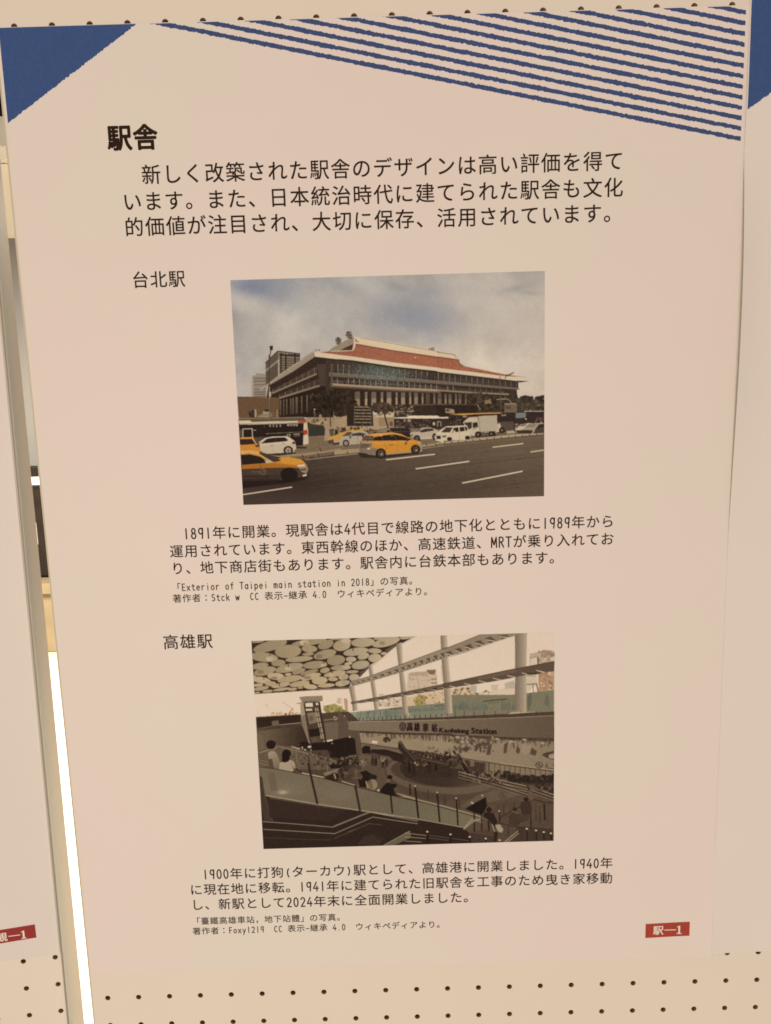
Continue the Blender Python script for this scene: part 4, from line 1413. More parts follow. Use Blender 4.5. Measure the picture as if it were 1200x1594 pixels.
# ---- second print: the open station court under a disc ceiling
def court_print():
    p = Print(-117.0, 65.1, 110.0, 234.8, 640)
    h, w = p.h, p.w
    p.img[:] = (218, 194, 168)
    yy = np.linspace(0, 1, h)[:, None, None]
    p.img = p.img + fbm(h, w, 4, 3, 8)[..., None] * 1.5

    # far buildings over the hoarding
    p.poly('b', [(745, 540), (775, 495), (1085, 480), (1100, 660), (740, 720)], (196, 170, 141), noise=3)
    p.poly('b', [(760, 505), (985, 485), (985, 540), (765, 545)], (176, 150, 122), noise=6)
    p.poly('b', [(960, 472), (1075, 466), (1060, 528), (1000, 520)], (122, 98, 78), noise=5)
    for x, y in ((1035, 580), (1070, 578), (1035, 625), (1070, 622), (1050, 760), (1085, 760)):
        p.poly('b', [(x - 14, y - 10), (x + 14, y - 10), (x + 14, y + 10), (x - 14, y + 10)], (146, 118, 94))
    p.scatter('b', (745, 520, 1000, 680), 34, 10, [(160, 134, 108), (206, 182, 154), (130, 104, 82)])
    p.line('b', [(875, 580), (878, 690)], (150, 124, 99), 6)
    p.line('b', [(1140, 420), (1150, 600)], (160, 138, 114), 9, .6)
    p.poly('b', [(380, 850), (660, 800), (670, 900), (390, 900)], (202, 176, 146), noise=4)
    p.scatter('b', (390, 810, 670, 900), 60, 12, [(206, 182, 152), (150, 118, 88), (220, 196, 168), (110, 84, 64)])
    p.poly('b', [(730, 790), (1160, 700), (1170, 900), (740, 900)], (200, 172, 138), noise=5)
    p.scatter('b', (960, 720, 1170, 880), 60, 13, [(196, 164, 124), (140, 110, 84), (216, 192, 162), (188, 150, 84)])
    p.scatter('b', (820, 760, 980, 900), 90, 20, [(150, 128, 72), (172, 150, 94), (128, 108, 62)], region=True)
    p.line('b', [(412, 762), (460, 758)], (120, 98, 78), 8)
    p.poly('c', [(85, 650), (340, 600), (350, 755), (100, 775)], (204, 178, 144), noise=4)
    p.scatter('c', (90, 640, 345, 765), 90, 14, [(140, 110, 84), (214, 190, 158), (176, 136, 92), (96, 74, 58)])
    p.scatter('c', (230, 700, 330, 755), 20, 15, [(196, 150, 96), (170, 124, 78)])
    p.poly('c', [(345, 690), (480, 668), (640, 640), (745, 600), (745, 720), (360, 755)], (206, 182, 152), noise=3)
    p.scatter('c', (360, 655, 520, 740), 26, 14, [(120, 98, 80), (216, 192, 162)])
    p.poly('c', [(280, 620), (345, 612), (345, 680), (282, 684)], (172, 160, 136))
    p.poly('c', [(635, 590), (735, 560), (740, 640), (640, 650)], (178, 162, 140), noise=4)
    p.poly('c', [(495, 605), (570, 600), (568, 665), (500, 668)], (196, 174, 146), noise=6)
    p.line('c', [(345, 690), (345, 750)], (92, 72, 58), 12)
    p.poly('c', [(895, 285), (1000, 262), (1120, 245), (1150, 260), (1150, 400), (980, 410), (895, 430)], (182, 156, 127), noise=4)
    p.scatter('c', (990, 260, 1150, 390), 60, 26, [(204, 180, 150), (160, 132, 106), (146, 118, 94)])
    p.poly('c', [(905, 340), (972, 322), (975, 400), (900, 415)], (206, 184, 156))
    p.poly('c', [(975, 320), (990, 320), (990, 400), (978, 400)], (96, 74, 59))
    p.line('c', [(900, 325), (975, 312)], (150, 124, 100), 7)
    p.poly('c', [(985, 480), (1150, 455), (1150, 665), (990, 690)], (172, 134, 102), noise=4)
    p.scatter('c', (990, 480, 1150, 660), 36, 22, [(206, 172, 138), (140, 104, 80), (160, 122, 92)])
    p.poly('c', [(865, 505), (970, 500), (975, 600), (865, 690)], (198, 178, 148), noise=4)
    p.line('c', [(868, 602), (975, 595)], (112, 90, 72), 11)
    p.line('c', [(928, 600), (935, 680)], (130, 108, 88), 9)
    p.line('c', [(968, 600), (985, 680)], (110, 88, 71), 12)

    # left background: cranes, trees
    p.scatter('d', (200, 255, 330, 300), 26, 16, [(186, 136, 84), (206, 176, 140), (150, 112, 76)])
    p.line('d', [(340, 130), (440, 205)], (176, 138, 100), 5)
    p.line('d', [(455, 205), (400, 275)], (176, 120, 60), 11)
    p.line('d', [(455, 205), (458, 262)], (160, 116, 70), 6)
    p.line('d', [(140, 160), (165, 185)], (170, 156, 104), 12, .6)
    p.poly('d', [(200, 275), (550, 250), (550, 285), (200, 300)], (206, 178, 138), .8, noise=4)
    p.scatter('d', (350, 255, 500, 282), 14, 9, [(60, 46, 36), (150, 110, 70)])
    p.poly('d', [(1050, 90), (1092, 95), (1100, 235), (1068, 240)], (172, 124, 88), .8)
    p.scatter('d', (970, 90, 1030, 150), 26, 13, [(206, 186, 158), (176, 152, 126)])
    p.scatter('d', (800, 165, 1060, 270), 160, 24, [(156, 140, 78), (128, 114, 62), (176, 160, 100), (110, 98, 56)], region=True)
    p.poly('d', [(805, 262), (1000, 245), (1060, 262), (1060, 335), (820, 335)], (104, 92, 54), noise=8)
    p.scatter('d', (980, 235, 1110, 330), 90, 22, [(168, 160, 74), (140, 130, 66), (118, 108, 60)], region=True)

    # green hoarding
    p.poly('e', [(-10, 142), (200, 122), (600, 74), (900, 48), (1200, 20), (1200, 225), (-10, 248)], (124, 121, 98), noise=4)
    p.poly('c', [(80, 775), (400, 745), (745, 705), (1148, 660), (1148, 905), (80, 905)], (118, 114, 90), noise=4)
    p.poly('f', [(-10, -60), (1145, -60), (1145, 165), (600, 195), (-10, 212)], (122, 112, 88), noise=4)
    p.soft('e', 150, 190, 260, 60, (132, 132, 110), .6)
    p.poly('d', [(1105, 255), (1200, 250), (1200, 330), (1110, 330)], (142, 140, 112), noise=6)
    for i in range(46):
        x = random.uniform(0, 560)
        p.line('e', [(x, 140 - x * .1 + random.uniform(0, 30)), (x, 205 + random.uniform(-15, 20))], random.choice([(102, 106, 90), (138, 138, 116), (94, 97, 82)]), random.uniform(5, 12), .8)
    for x0, x1, yb in ((690, 1090, 100), (1190, 1400, 90)):
        x = x0
        while x < x1:
            wd = random.uniform(9, 24)
            hh = random.uniform(20, 62)
            y = yb + 36 - (x - 690) * .055
            p.poly('e', [(x, y), (x + wd, y), (x + wd * .8, y - hh), (x + wd * .3, y - hh * 1.05)], (94, 99, 85), .8)
            x += wd * random.uniform(.9, 1.6)
    x = 100
    while x < 440:
        wd, hh = random.uniform(9, 26), random.uniform(24, 90)
        p.poly('c', [(x, 870), (x + wd, 868), (x + wd * .8, 868 - hh), (x + wd * .3, 864 - hh)], (92, 98, 84), .8)
        x += wd * random.uniform(.8, 1.5)
    x = 600
    while x < 740:
        wd, hh = random.uniform(12, 30), random.uniform(40, 110)
        p.poly('c', [(x, 865), (x + wd, 864), (x + wd * .8, 864 - hh), (x + wd * .3, 860 - hh)], (96, 96, 82), .8)
        x += wd * random.uniform(.8, 1.3)
    p.poly('c', [(870, 750), (890, 700), (920, 690), (915, 800), (880, 880)], (96, 90, 74), .8)
    p.poly('c', [(1050, 810), (1060, 720), (1085, 695), (1100, 790), (1095, 830)], (100, 96, 82), .9)
    p.line('c', [(415, 778), (660, 752)], (66, 58, 47), 14, .8)
    p.line('c', [(470, 797), (590, 788)], (92, 82, 66), 8, .7)
    p.line('e', [(470, 105), (600, 92)], (70, 66, 52), 14, .7)
    p.line('e', [(985, 68), (1085, 52)], (66, 60, 48), 12, .7)
    p.line('e', [(180, 143), (250, 136)], (86, 82, 64), 9, .7)

    # disc ceiling
    p.poly('a', [(48, 131), (600, 112), (1200, 92), (1200, 688), (820, 705), (85, 752)], (54, 38, 28), noise=2)
    p.poly('b', [(-10, 92), (400, 80), (872, 65), (820, 82), (700, 150), (600, 200), (440, 335), (300, 420), (185, 565), (60, 640), (-10, 690)], (54, 38, 28), noise=2)
    p.poly('b', [(480, 240), (600, 170), (612, 195), (512, 272)], (98, 78, 64))
    p.poly('b', [(185, 500), (290, 425), (285, 460), (180, 565)], (92, 72, 58))
    p.line('b', [(512, 270), (330, 425)], (160, 140, 114), 18, .5)
    p.line('b', [(870, 68), (690, 160)], (180, 156, 128), 16, .5)
    dA = [(265, 190, 205, 60, -15), (475, 255, 155, 78, -4), (720, 148, 205, 38, -8), (915, 176, 95, 50, -20), (1100, 185, 100, 65, -10), (725, 225, 92, 42, 3),
          (708, 287, 70, 20, -5), (905, 290, 135, 53, -14), (605, 345, 162, 33, -5), (1035, 358, 107, 60, -8), (195, 322, 165, 56, 6), (362, 390, 82, 40, -5),
          (145, 425, 102, 38, -10), (490, 447, 168, 50, -12), (790, 412, 142, 46, -5), (205, 485, 132, 48, -13), (600, 487, 82, 30, -18), (722, 499, 110, 26, -15),
          (905, 476, 58, 32, -12), (1090, 446, 118, 32, -3), (1020, 517, 130, 34, -10), (330, 545, 98, 42, 2), (475, 523, 40, 16, -5), (495, 577, 148, 40, -9),
          (742, 550, 120, 36, -15), (845, 595, 92, 46, -5), (1000, 578, 58, 25, 0), (1120, 550, 58, 36, -12), (160, 588, 112, 38, 8), (270, 632, 68, 30, 0),
          (390, 650, 112, 26, -10), (120, 648, 66, 20, -5), (160, 687, 92, 24, -10), (610, 634, 120, 34, -8), (735, 667, 82, 30, 5), (920, 652, 102, 24, -4),
          (400, 697, 105, 18, -8), (525, 696, 55, 19, -5), (235, 719, 62, 18, -5), (1102, 627, 78, 36, -9), (620, 680, 34, 12, -5), (110, 738, 40, 10, -8),
          (120, 142, 75, 14, -5), (1090, 108, 130, 14, -4), (75, 560, 30, 30, 0)]
    for cx, cy, rx, ry, r in dA:
        k = .93 + .14 * random.random() + (.1 if cy > 500 else -.03)
        c = (154 * k, 134 * k, 104 * k)
        p.ell('a', cx, cy, rx, ry, c, r, noise=3, col2=(c[0] * 1.07, c[1] * 1.06, c[2] * 1.04))
    dB = [(225, 150, 140, 55, -3), (430, 98, 85, 20, -8), (495, 146, 165, 52, -14), (140, 258, 147, 46, -9), (360, 248, 82, 31, 3), (230, 310, 70, 38, -18),
          (85, 347, 62, 32, 0), (363, 331, 78, 50, -6), (468, 279, 36, 18, -5), (196, 412, 105, 50, -10), (54, 397, 48, 18, -8), (30, 440, 52, 27, 0),
          (98, 493, 76, 19, -3), (15, 552, 42, 33, -20), (122, 560, 62, 45, 0), (25, 618, 48, 28, -8), (735, 88, 85, 24, -10), (20, 165, 60, 68, 0)]
    for cx, cy, rx, ry, r in dB:
        k = 1.0 + .1 * random.random()
        p.ell('b', cx, cy, rx, ry, (158 * k, 138 * k, 109 * k), r, noise=3, col2=(170 * k, 150 * k, 121 * k))
    for cx, cy, rx, ry, r in ((150, 495, 38, 26, 0), (840, 315, 40, 26, 0), (700, 560, 44, 20, 0), (315, 565, 40, 16, 0)):
        p.ell('a', cx, cy, rx, ry, (112, 92, 68), r, .55)
    p.ell('b', 450, 160, 34, 22, (122, 102, 78), 0, .6)
    for cx, cy, rx, ry in ((275, 342, 57, 28), (668, 150, 57, 30), (485, 456, 46, 20), (892, 415, 38, 17), (990, 527, 34, 15), (200, 602, 42, 15), (340, 670, 34, 9)):
        p.ell('a', cx, cy, rx, ry, (196, 173, 135), 0, 1, 2, (168, 146, 112))
    p.ell('a', 672, 165, 18, 7, (120, 96, 66))
    p.ell('b', 30, 130, 60, 26, (190, 168, 133), 0, .8)
    for x, y in ((265, 285), (475, 420), (890, 378), (985, 492), (190, 570), (372, 640), (735, 603)):
        p.line('a', [(x, y - 25), (x + 3, y + 18)], (48, 33, 24), 8)
    p.line('b', [(105, 200), (110, 250)], (48, 33, 24), 9)
    p.line('a', [(820, 698), (1175, 682)], (120, 100, 80), 22)
    p.line('a', [(85, 748), (820, 702)], (66, 50, 38), 7)

    # columns and light beams
    def column(t, l, r, dark=(126, 107, 86), light=(194, 171, 143)):
        n = len(l)
        pts = l + r[::-1]
        for i in range(9):
            a, b = i / 9, (i + 1) / 9
            q = [(l[k][0] + (r[k][0] - l[k][0]) * a, l[k][1] + (r[k][1] - l[k][1]) * a) for k in range(n)] + \
                [(l[k][0] + (r[k][0] - l[k][0]) * b + .6, l[k][1] + (r[k][1] - l[k][1]) * b) for k in range(n)][::-1]
            m = (a + b) / 2
            m = m ** 1.2
            p.poly(t, q, tuple(d + (e - d) * m for d, e in zip(dark, light)))
    column('b', [(610, 165), (640, 430), (668, 735), (690, 960), (720, 1030)], [(680, 150), (692, 420), (738, 740), (748, 960), (800, 1030)])
    column('b', [(285, 420), (305, 560), (340, 805), (360, 935)], [(330, 400), (362, 600), (392, 800), (408, 930)])
    column('b', [(55, 660), (95, 845), (105, 950)], [(125, 655), (150, 830), (165, 940)])
    column('b', [(1128, 60), (1140, 330), (1165, 640), (1182, 980)], [(1206, 60), (1222, 330), (1250, 640), (1270, 980)])
    column('c', [(742, 70), (745, 420), (742, 880), (740, 950)], [(868, 66), (862, 430), (862, 880), (866, 950)], (122, 104, 85), (176, 156, 130))
    p.ell('c', 800, 900, 105, 16, (176, 154, 124))

    def beam(t, top, bot, body, rib, n, k0=0.0):
        """sloping grille: a dark soffit crossed by pale cross pieces"""
        p.poly(t, top + bot[::-1], body, noise=3)
        T, B = np.array(top, float), np.array(bot, float)

        def at(A, u):
            s_ = u * (len(A) - 1)
            i = min(int(s_), len(A) - 2)
            return A[i] + (A[i + 1] - A[i]) * (s_ - i)
        for i in range(n):
            u = (i + k0) / n
            a0, b0 = at(T, u), at(B, u)
            a1, b1 = at(T, min(1, u + .55 / n)), at(B, min(1, u + .55 / n))
            m0, m1 = a0 * .6 + b0 * .4, a1 * .6 + b1 * .4
            p.poly(t, [tuple(m0), tuple(m1), tuple(b1 * .93 + a1 * .07), tuple(b0 * .93 + a0 * .07)], tuple(c * .62 for c in body))
            p.line(t, [tuple(a0 * .45 + b0 * .55), tuple(at(B, min(1, u + .5 / n)))], rib, 9)
        for i in range(len(top) - 1):
            p.line(t, [top[i], top[i + 1]], tuple(c * .62 for c in body), 6)
    beam('b', [(75, 610), (300, 545), (620, 425), (900, 320), (1210, 205)], [(95, 665), (330, 600), (640, 510), (900, 425), (1210, 325)], (146, 125, 101), (186, 162, 133), 15)
    beam('c', [(-5, 240), (150, 180), (300, 120), (425, 72), (740, 66)], [(60, 318), (200, 282), (370, 222), (560, 160), (740, 96)], (140, 119, 96), (206, 182, 153), 6)
    p.line('c', [(425, 72), (740, 62), (965, 57)], (108, 90, 72), 9)
    p.line('c', [(60, 312), (740, 100)], (196, 173, 146), 8)
    beam('b', [(80, 850), (340, 800), (660, 738), (940, 682), (1210, 626)], [(90, 872), (350, 838), (700, 775), (950, 735), (1210, 690)], (104, 84, 67), (186, 162, 134), 9, .4)
    p.poly('c', [(-5, 597), (330, 530), (640, 460), (860, 418), (1150, 364), (1150, 465), (870, 500), (740, 530), (500, 575), (60, 640), (-5, 620)], (92, 73, 58), noise=3)
    p.poly('c', [(350, 530), (640, 466), (760, 442), (760, 470), (640, 500), (360, 560)], (112, 92, 74), .6)
    for i in range(7):
        x, y = 110 + i * 150, 632 - i * 27
        p.line('c', [(x - 45, y - 14), (x + 40, y + 6)], (186, 162, 134), 10)
    p.line('c', [(-5, 597), (640, 460), (1150, 364)], (66, 50, 39), 7)
    p.poly('c', [(865, 480), (1035, 480), (960, 500), (870, 502)], (70, 53, 42))
    p.line('c', [(985, 462), (1040, 478)], (190, 166, 138), 11)
    p.line('c', [(865, 510), (950, 518)], (150, 128, 104), 9)

    # dark court below
    p.poly('k', [(44, 350), (390, 330), (430, 365), (1158, 330), (1160, 820), (70, 845)], (76, 58, 45), noise=3)
    p.poly('d', [(28, 325), (300, 302), (545, 282), (560, 400), (560, 640), (50, 700)], (96, 78, 60), noise=3)
    p.poly('d', [(28, 322), (545, 282), (552, 372), (300, 395), (280, 350), (210, 355), (215, 412), (36, 428)], (46, 33, 25), noise=4)
    p.poly('d', [(210, 358), (288, 345), (295, 430), (215, 440)], (104, 86, 67))
    p.poly('d', [(36, 428), (550, 385), (552, 415), (40, 468)], (70, 54, 41), noise=6)
    p.line('d', [(305, 398), (550, 372)], (160, 140, 112), 7)
    p.line('d', [(45, 455), (210, 415)], (120, 100, 78), 6)
    p.poly('d', [(40, 470), (555, 412), (640, 560), (640, 660), (200, 640), (50, 720)], (100, 82, 63), noise=3, col2=(52, 38, 29), axis=[(150, 540), (600, 600)])
    p.poly('d', [(820, 372), (1090, 350), (1115, 545), (850, 585)], (104, 86, 68), noise=3)
    p.line('d', [(820, 345), (985, 325)], (150, 132, 100), 14, .7)
    p.scatter('d', (930, 300, 1070, 345), 24, 14, [(176, 158, 124), (90, 76, 54)])
    p.poly('e', [(-140, 120), (0, 250), (-10, 350), (110, 355), (135, 620), (-60, 640), (-140, 500)], (88, 71, 57), noise=3)
    p.poly('d', [(1090, 365), (1200, 365), (1200, 460), (1130, 460)], (118, 100, 80), noise=2)
    p.poly('d', [(540, 600), (700, 600), (870, 590), (1100, 540), (1180, 560), (1200, 740), (1000, 790), (900, 780), (860, 690), (640, 700), (500, 660)], (34, 23, 18), noise=3)
    p.scatter('d', (440, 630, 690, 720), 40, 12, [(190, 168, 134), (40, 28, 22), (110, 90, 70)])
    p.poly('d', [(632, 645), (668, 642), (668, 664), (632, 665)], (206, 186, 156))

    # lift tower
    p.poly('d', [(540, 135), (590, 130), (640, 400), (665, 620), (640, 610), (575, 430), (552, 320)], (158, 138, 112), noise=3)
    p.poly('d', [(552, 300), (600, 280), (650, 560), (640, 605), (575, 430)], (118, 99, 78), .8, noise=3)
    p.poly('d', [(588, 135), (772, 128), (845, 600), (655, 615)], (72, 56, 44), noise=4)
    p.poly('d', [(600, 145), (686, 141), (692, 186), (606, 190)], (214, 191, 163))
    p.poly('d', [(604, 214), (680, 210), (684, 234), (610, 238)], (206, 184, 156))
    p.poly('d', [(722, 142), (750, 140), (755, 168), (728, 172)], (210, 188, 160))
    p.poly('d', [(620, 262), (722, 250), (745, 370), (650, 390)], (126, 107, 84), noise=4)
    p.poly('d', [(640, 300), (690, 290), (700, 350), (655, 360)], (92, 74, 58), .7)
    for x in (718, 742):
        p.line('d', [(x, 200), (x + 72, 560)], (176, 156, 128), 13)
    for i in range(5):
        p.line('d', [(712 + i * 12, 250 + i * 62), (772 + i * 12, 244 + i * 62)], (60, 45, 35), 10)
    p.line('d', [(760, 130), (840, 598)], (50, 37, 29), 18)
    p.line('d', [(586, 150), (660, 610)], (58, 43, 34), 13)
    p.poly('d', [(640, 450), (765, 440), (780, 525), (655, 540)], (36, 25, 20))
    p.poly('d', [(665, 545), (770, 535), (785, 590), (680, 605)], (88, 70, 55), noise=8)
    p.line('d', [(600, 245), (700, 238)], (60, 45, 35), 15)
    p.poly('d', [(528, 75), (600, 66), (800, 58), (806, 112), (700, 128), (565, 137)], (138, 118, 93), noise=3)
    p.line('d', [(565, 135), (800, 116)], (84, 66, 51), 8)
    p.line('d', [(500, 152), (545, 143)], (110, 90, 70), 8)
    p.poly('d', [(848, 580), (918, 566), (922, 584), (856, 598)], (210, 190, 160))
    p.ell('d', 915, 614, 7, 9, (170, 150, 122))
    p.ell('d', 820, 588, 9, 11, (160, 140, 112))
    p.ell('d', 1118, 540, 9, 12, (180, 158, 128))

    # fascia with the station name
    p.poly('e', [(-20, 252), (300, 246), (600, 240), (1200, 224), (1200, 388), (600, 378), (100, 356), (-20, 345)], (122, 103, 82), noise=2, col2=(114, 95, 75), axis=[(0, 300), (1200, 300)])
    p.poly('f', [(-10, 213), (640, 192), (1142, 165), (1142, 418), (640, 405), (-10, 378)], (112, 93, 74), noise=2, col2=(96, 78, 61), axis=[(0, 300), (1142, 300)])
    p.line('e', [(0, 250), (600, 241), (1200, 226)], (160, 140, 112), 8)
    p.line('f', [(0, 213), (640, 192), (1142, 167)], (150, 130, 104), 8)
    for i in range(26):
        x = -5 + i * 36 * (1 + i * .02)
        if x < 1180:
            y = 240 - x * .018
            p.line('e', [(x, y + 2), (x, y - 32 - x * .03)], (58, 46, 36), 8)
    for x in (60, 160, 264, 378, 500, 640, 785, 955):
        p.line('f', [(x, 205 - x * .03), (x, 112 + x * .01)], (66, 53, 42), 8, .85)
    p.line('f', [(640, 150), (930, 128)], (170, 148, 118), 9)
    p.line('f', [(640, 165), (930, 140)], (66, 51, 40), 10)
    p.line('e', [(1060, 195), (1200, 178)], (160, 138, 110), 9)
    ik = (40, 24, 24)
    for i in range(28):
        a, b = i * 360 / 28, (i + 1) * 360 / 28 + 1
        p.line('e', [(613 + 34 * math.cos(math.radians(k)), 306 + 48 * math.sin(math.radians(k))) for k in (a, b)], ik, 10)
    p.line('e', [(613, 270), (613, 342)], ik, 10)
    p.line('e', [(595, 285), (632, 285)], ik, 9)
    p.line('e', [(590, 312), (637, 312)], ik, 8)
    p.line('e', [(598, 332), (630, 332)], ik, 9)
    p.line('e', [(594, 285), (592, 312)], ik, 7)
    p.line('e', [(634, 285), (636, 312)], ik, 7)
    for ch, cx, cy in (('高', 695, 308), ('雄', 780, 312), ('車', 880, 318), ('站', 984, 320)):
        for dx in (-5, 0, 5):
            p.glyph_poly('e', ch, cx + dx, cy + dx * .4, 64, 100, ik, 0.0, 2, -4)
    for dx in (0, 2.5, 5):
        p.word('f', 'Kaohsiung', -117 + dx, 352, 213 + dx, 361, 53, ik, .02)
    for dx in (0, 3, 6):
        p.word('f', 'Station', 236 + dx, 362, 515 + dx, 372, 64, ik, .02)

    # plaza floor
    p.poly('e', [(-20, 640), (240, 640), (440, 655), (620, 720), (640, 900), (-20, 910)], (98, 79, 61), noise=3)
    p.soft('e', 470, 790, 170, 70, (112, 93, 73), .8, -15)
    p.poly('k', [(420, 520), (600, 505), (1000, 590), (1158, 650), (1158, 825), (700, 825), (420, 640)], (88, 70, 54), noise=3)
    for cx, cy, rx, ry, c in ((310, 85, 470, 190, (80, 63, 49)), (300, 70, 445, 160, (98, 80, 62)), (290, 60, 400, 118, (74, 57, 45)), (290, 42, 330, 128, (57, 43, 34))):
        p.ell('h', cx, cy, rx, ry, c, 4, noise=2)
    p.soft('h', 620, 170, 260, 60, (102, 83, 65), .5, 10)
    p.soft('h', 150, 250, 250, 50, (72, 56, 44), .7, 12)
    p.poly('h', [(430, 330), (560, 240), (700, 200), (860, 180), (1000, 250), (800, 300), (640, 290)], (106, 87, 68), .6, noise=3)
    p.poly('h', [(640, 300), (900, 235), (1160, 260), (1160, 600), (640, 600)], (82, 64, 50), .8, noise=4)
    p.scatter('h', (620, 180, 1160, 420), 80, 30, [(92, 73, 57), (74, 57, 45), (100, 81, 63)], a=.35)
    # mural
    p.poly('e', [(105, 358), (600, 382), (1200, 392), (1200, 655), (900, 605), (560, 560), (128, 498)], (143, 121, 95), noise=3)
    p.poly('f', [(-10, 380), (640, 408), (1142, 420), (1142, 778), (560, 700), (-10, 612)], (146, 125, 99), noise=3, col2=(134, 114, 90), axis=[(0, 500), (1142, 600)])
    p.poly('e', [(105, 356), (600, 380), (1200, 390), (1200, 412), (600, 402), (108, 378)], (66, 49, 38), noise=4)
    p.poly('f', [(-10, 378), (640, 405), (1142, 418), (1142, 452), (640, 435), (-10, 402)], (68, 51, 40), noise=4)
    random.seed(3)
    for i in range(100):
        x = 110 + 1090 * random.random() ** .75
        L = random.uniform(10, 95) * (.5 + .5 * (x / 1200))
        y = 378 + x * .02
        p.line('e', [(x, y), (x + random.uniform(-14, 14), y + L)], random.choice([(78, 60, 47), (100, 80, 62), (64, 48, 38)]), random.uniform(6, 18), .7)
    for i in range(130):
        x = random.uniform(0, 1140)
        L = random.uniform(15, 115) * (.75 + .25 * math.sin(x * .02))
        y = 395 + x * .03
        p.line('f', [(x, y), (x + random.uniform(-25, 25), y + L)], random.choice([(82, 64, 50), (100, 81, 63), (70, 53, 42)]), random.uniform(6, 20), .6)
    p.scatter('f', (-10, 400, 480, 560), 90, 26, [(92, 73, 57), (150, 128, 101), (76, 58, 45)], a=.8)
    for x, y in ((85, 405), (520, 425), (820, 432), (680, 455), (140, 455), (1020, 470)):
        p.ell('f', x, y, 26, 12, (166, 146, 118), 5, .9)
    for q in ([(150, 545), (175, 490), (215, 548)], [(265, 555), (290, 480), (345, 470), (350, 570), (330, 570), (320, 510), (298, 560)], [(400, 600), (420, 500), (465, 470), (445, 600)], [(590, 580), (600, 480), (640, 460), (625, 580)], [(725, 570), (740, 500), (775, 540), (760, 590)], [(880, 590), (900, 520), (960, 560), (940, 610)]):
        p.poly('f', q, (70, 53, 42), .8)
    p.poly('f', [(780, 560), (800, 480), (830, 460), (850, 500), (900, 490), (880, 560), (830, 600)], (150, 129, 103), .8)
    p.poly('f', [(1010, 600), (1040, 578), (1142, 555), (1142, 580), (1090, 600), (1142, 640), (1142, 655), (1060, 630)], (70, 52, 42), .9)
    p.ell('f', 1125, 615, 40, 26, (154, 133, 107))
    p.scatter('e', (380, 430, 460, 480), 14, 20, [(50, 36, 28), (66, 50, 39)])
    p.poly('e', [(252, 472), (320, 476), (320, 505), (255, 500)], (206, 186, 150))
    p.poly('e', [(850, 500), (1000, 470), (1190, 490), (1190, 560), (1000, 560), (860, 540)], (150, 128, 101), .6)
    p.scatter('e', (900, 540, 1040, 572), 18, 10, [(96, 77, 60), (110, 90, 70)])
    p.line('e', [(128, 498), (560, 562), (900, 607), (1200, 658)], (60, 45, 35), 8)
    p.line('f', [(-10, 612), (560, 703), (1142, 780)], (60, 45, 36), 9)
    p.line('f', [(560, 690), (1142, 765)], (172, 151, 122), 6)
    for i in range(20):
        a, b = i * 18, i * 18 + 19
        p.line('f', [(983 + 38 * math.cos(math.radians(k)), 711 + 32 * math.sin(math.radians(k))) for k in (a, b)], (56, 40, 32), 8)
    p.line('f', [(955, 700), (1012, 722)], (56, 40, 32), 8)
    p.line('f', [(983, 690), (983, 734)], (56, 40, 32), 8)
    p.line('f', [(1065, 690), (1065, 722)], (56, 40, 32), 9)
    p.line('f', [(1048, 722), (1084, 724)], (56, 40, 32), 8)
    p.line('f', [(1130, 706), (1142, 716)], (56, 40, 32), 9)
    p.line('f', [(1050, 742), (1142, 752)], (64, 47, 38), 8)

    # stalls, fence, escalators under the mural
    p.poly('e', [(130, 502), (560, 568), (640, 640), (250, 610), (130, 640)], (108, 88, 69), noise=6)
    p.poly('e', [(135, 560), (170, 530), (230, 535), (245, 615), (140, 625)], (34, 24, 19))
    p.poly('e', [(245, 570), (420, 575), (640, 635), (660, 700), (440, 650), (245, 610)], (40, 29, 23), noise=3)
    p.poly('e', [(440, 640), (660, 640), (760, 700), (720, 760), (500, 700)], (46, 33, 26), noise=5)
    p.poly('e', [(620, 600), (900, 607), (1200, 658), (1200, 900), (640, 900), (620, 720)], (54, 40, 31), noise=6)
    p.scatter('e', (640, 590, 1200, 720), 120, 16, [(40, 28, 23), (84, 66, 51), (120, 100, 79), (56, 41, 33)])
    p.line('e', [(720, 640), (1200, 770)], (70, 54, 42), 40, .7)
    p.line('e', [(860, 690), (1200, 760)], (112, 92, 72), 6, .8)
    p.poly('e', [(560, 490), (600, 485), (650, 560), (790, 705), (720, 725), (620, 635), (560, 560)], (50, 37, 30), noise=3)
    p.line('e', [(585, 500), (640, 570), (760, 700)], (96, 78, 62), 9)
    p.ell('e', 585, 488, 22, 16, (92, 72, 56))
    p.poly('f', [(140, 640), (560, 708), (1142, 785), (1142, 900), (760, 860), (390, 800), (160, 720)], (128, 107, 84), noise=3)
    for i in range(15):
        x = 380 + i * 56
        p.line('f', [(x, 676 + (x - 380) * .135), (x + 3, 800 + (x - 380) * .1)], (70, 53, 42), 7)
    p.line('f', [(400, 690), (402, 790)], (56, 42, 33), 8)
    p.line('f', [(425, 690), (427, 790)], (56, 42, 33), 8)
    p.poly('f', [(160, 650), (390, 690), (385, 790), (250, 800), (170, 700)], (66, 50, 39), noise=7)
    p.poly('f', [(220, 660), (268, 668), (270, 725), (228, 728)], (112, 92, 72))
    p.scatter('f', (430, 785, 660, 850), 70, 22, [(38, 27, 22), (54, 41, 33)])
    p.scatter('f', (640, 825, 1142, 900), 130, 22, [(38, 27, 22), (52, 39, 31)])
    p.line('f', [(655, 796), (770, 812)], (36, 26, 21), 9)
    for x in (690, 722, 760):
        p.line('f', [(x, 800), (x + 6, 850)], (40, 29, 23), 7)
    p.poly('f', [(25, 545), (60, 560), (230, 790), (200, 815), (150, 785)], (40, 28, 23), noise=3)
    p.line('f', [(65, 575), (150, 770)], (128, 108, 85), 9)
    p.line('f', [(110, 580), (225, 790)], (104, 85, 67), 7)
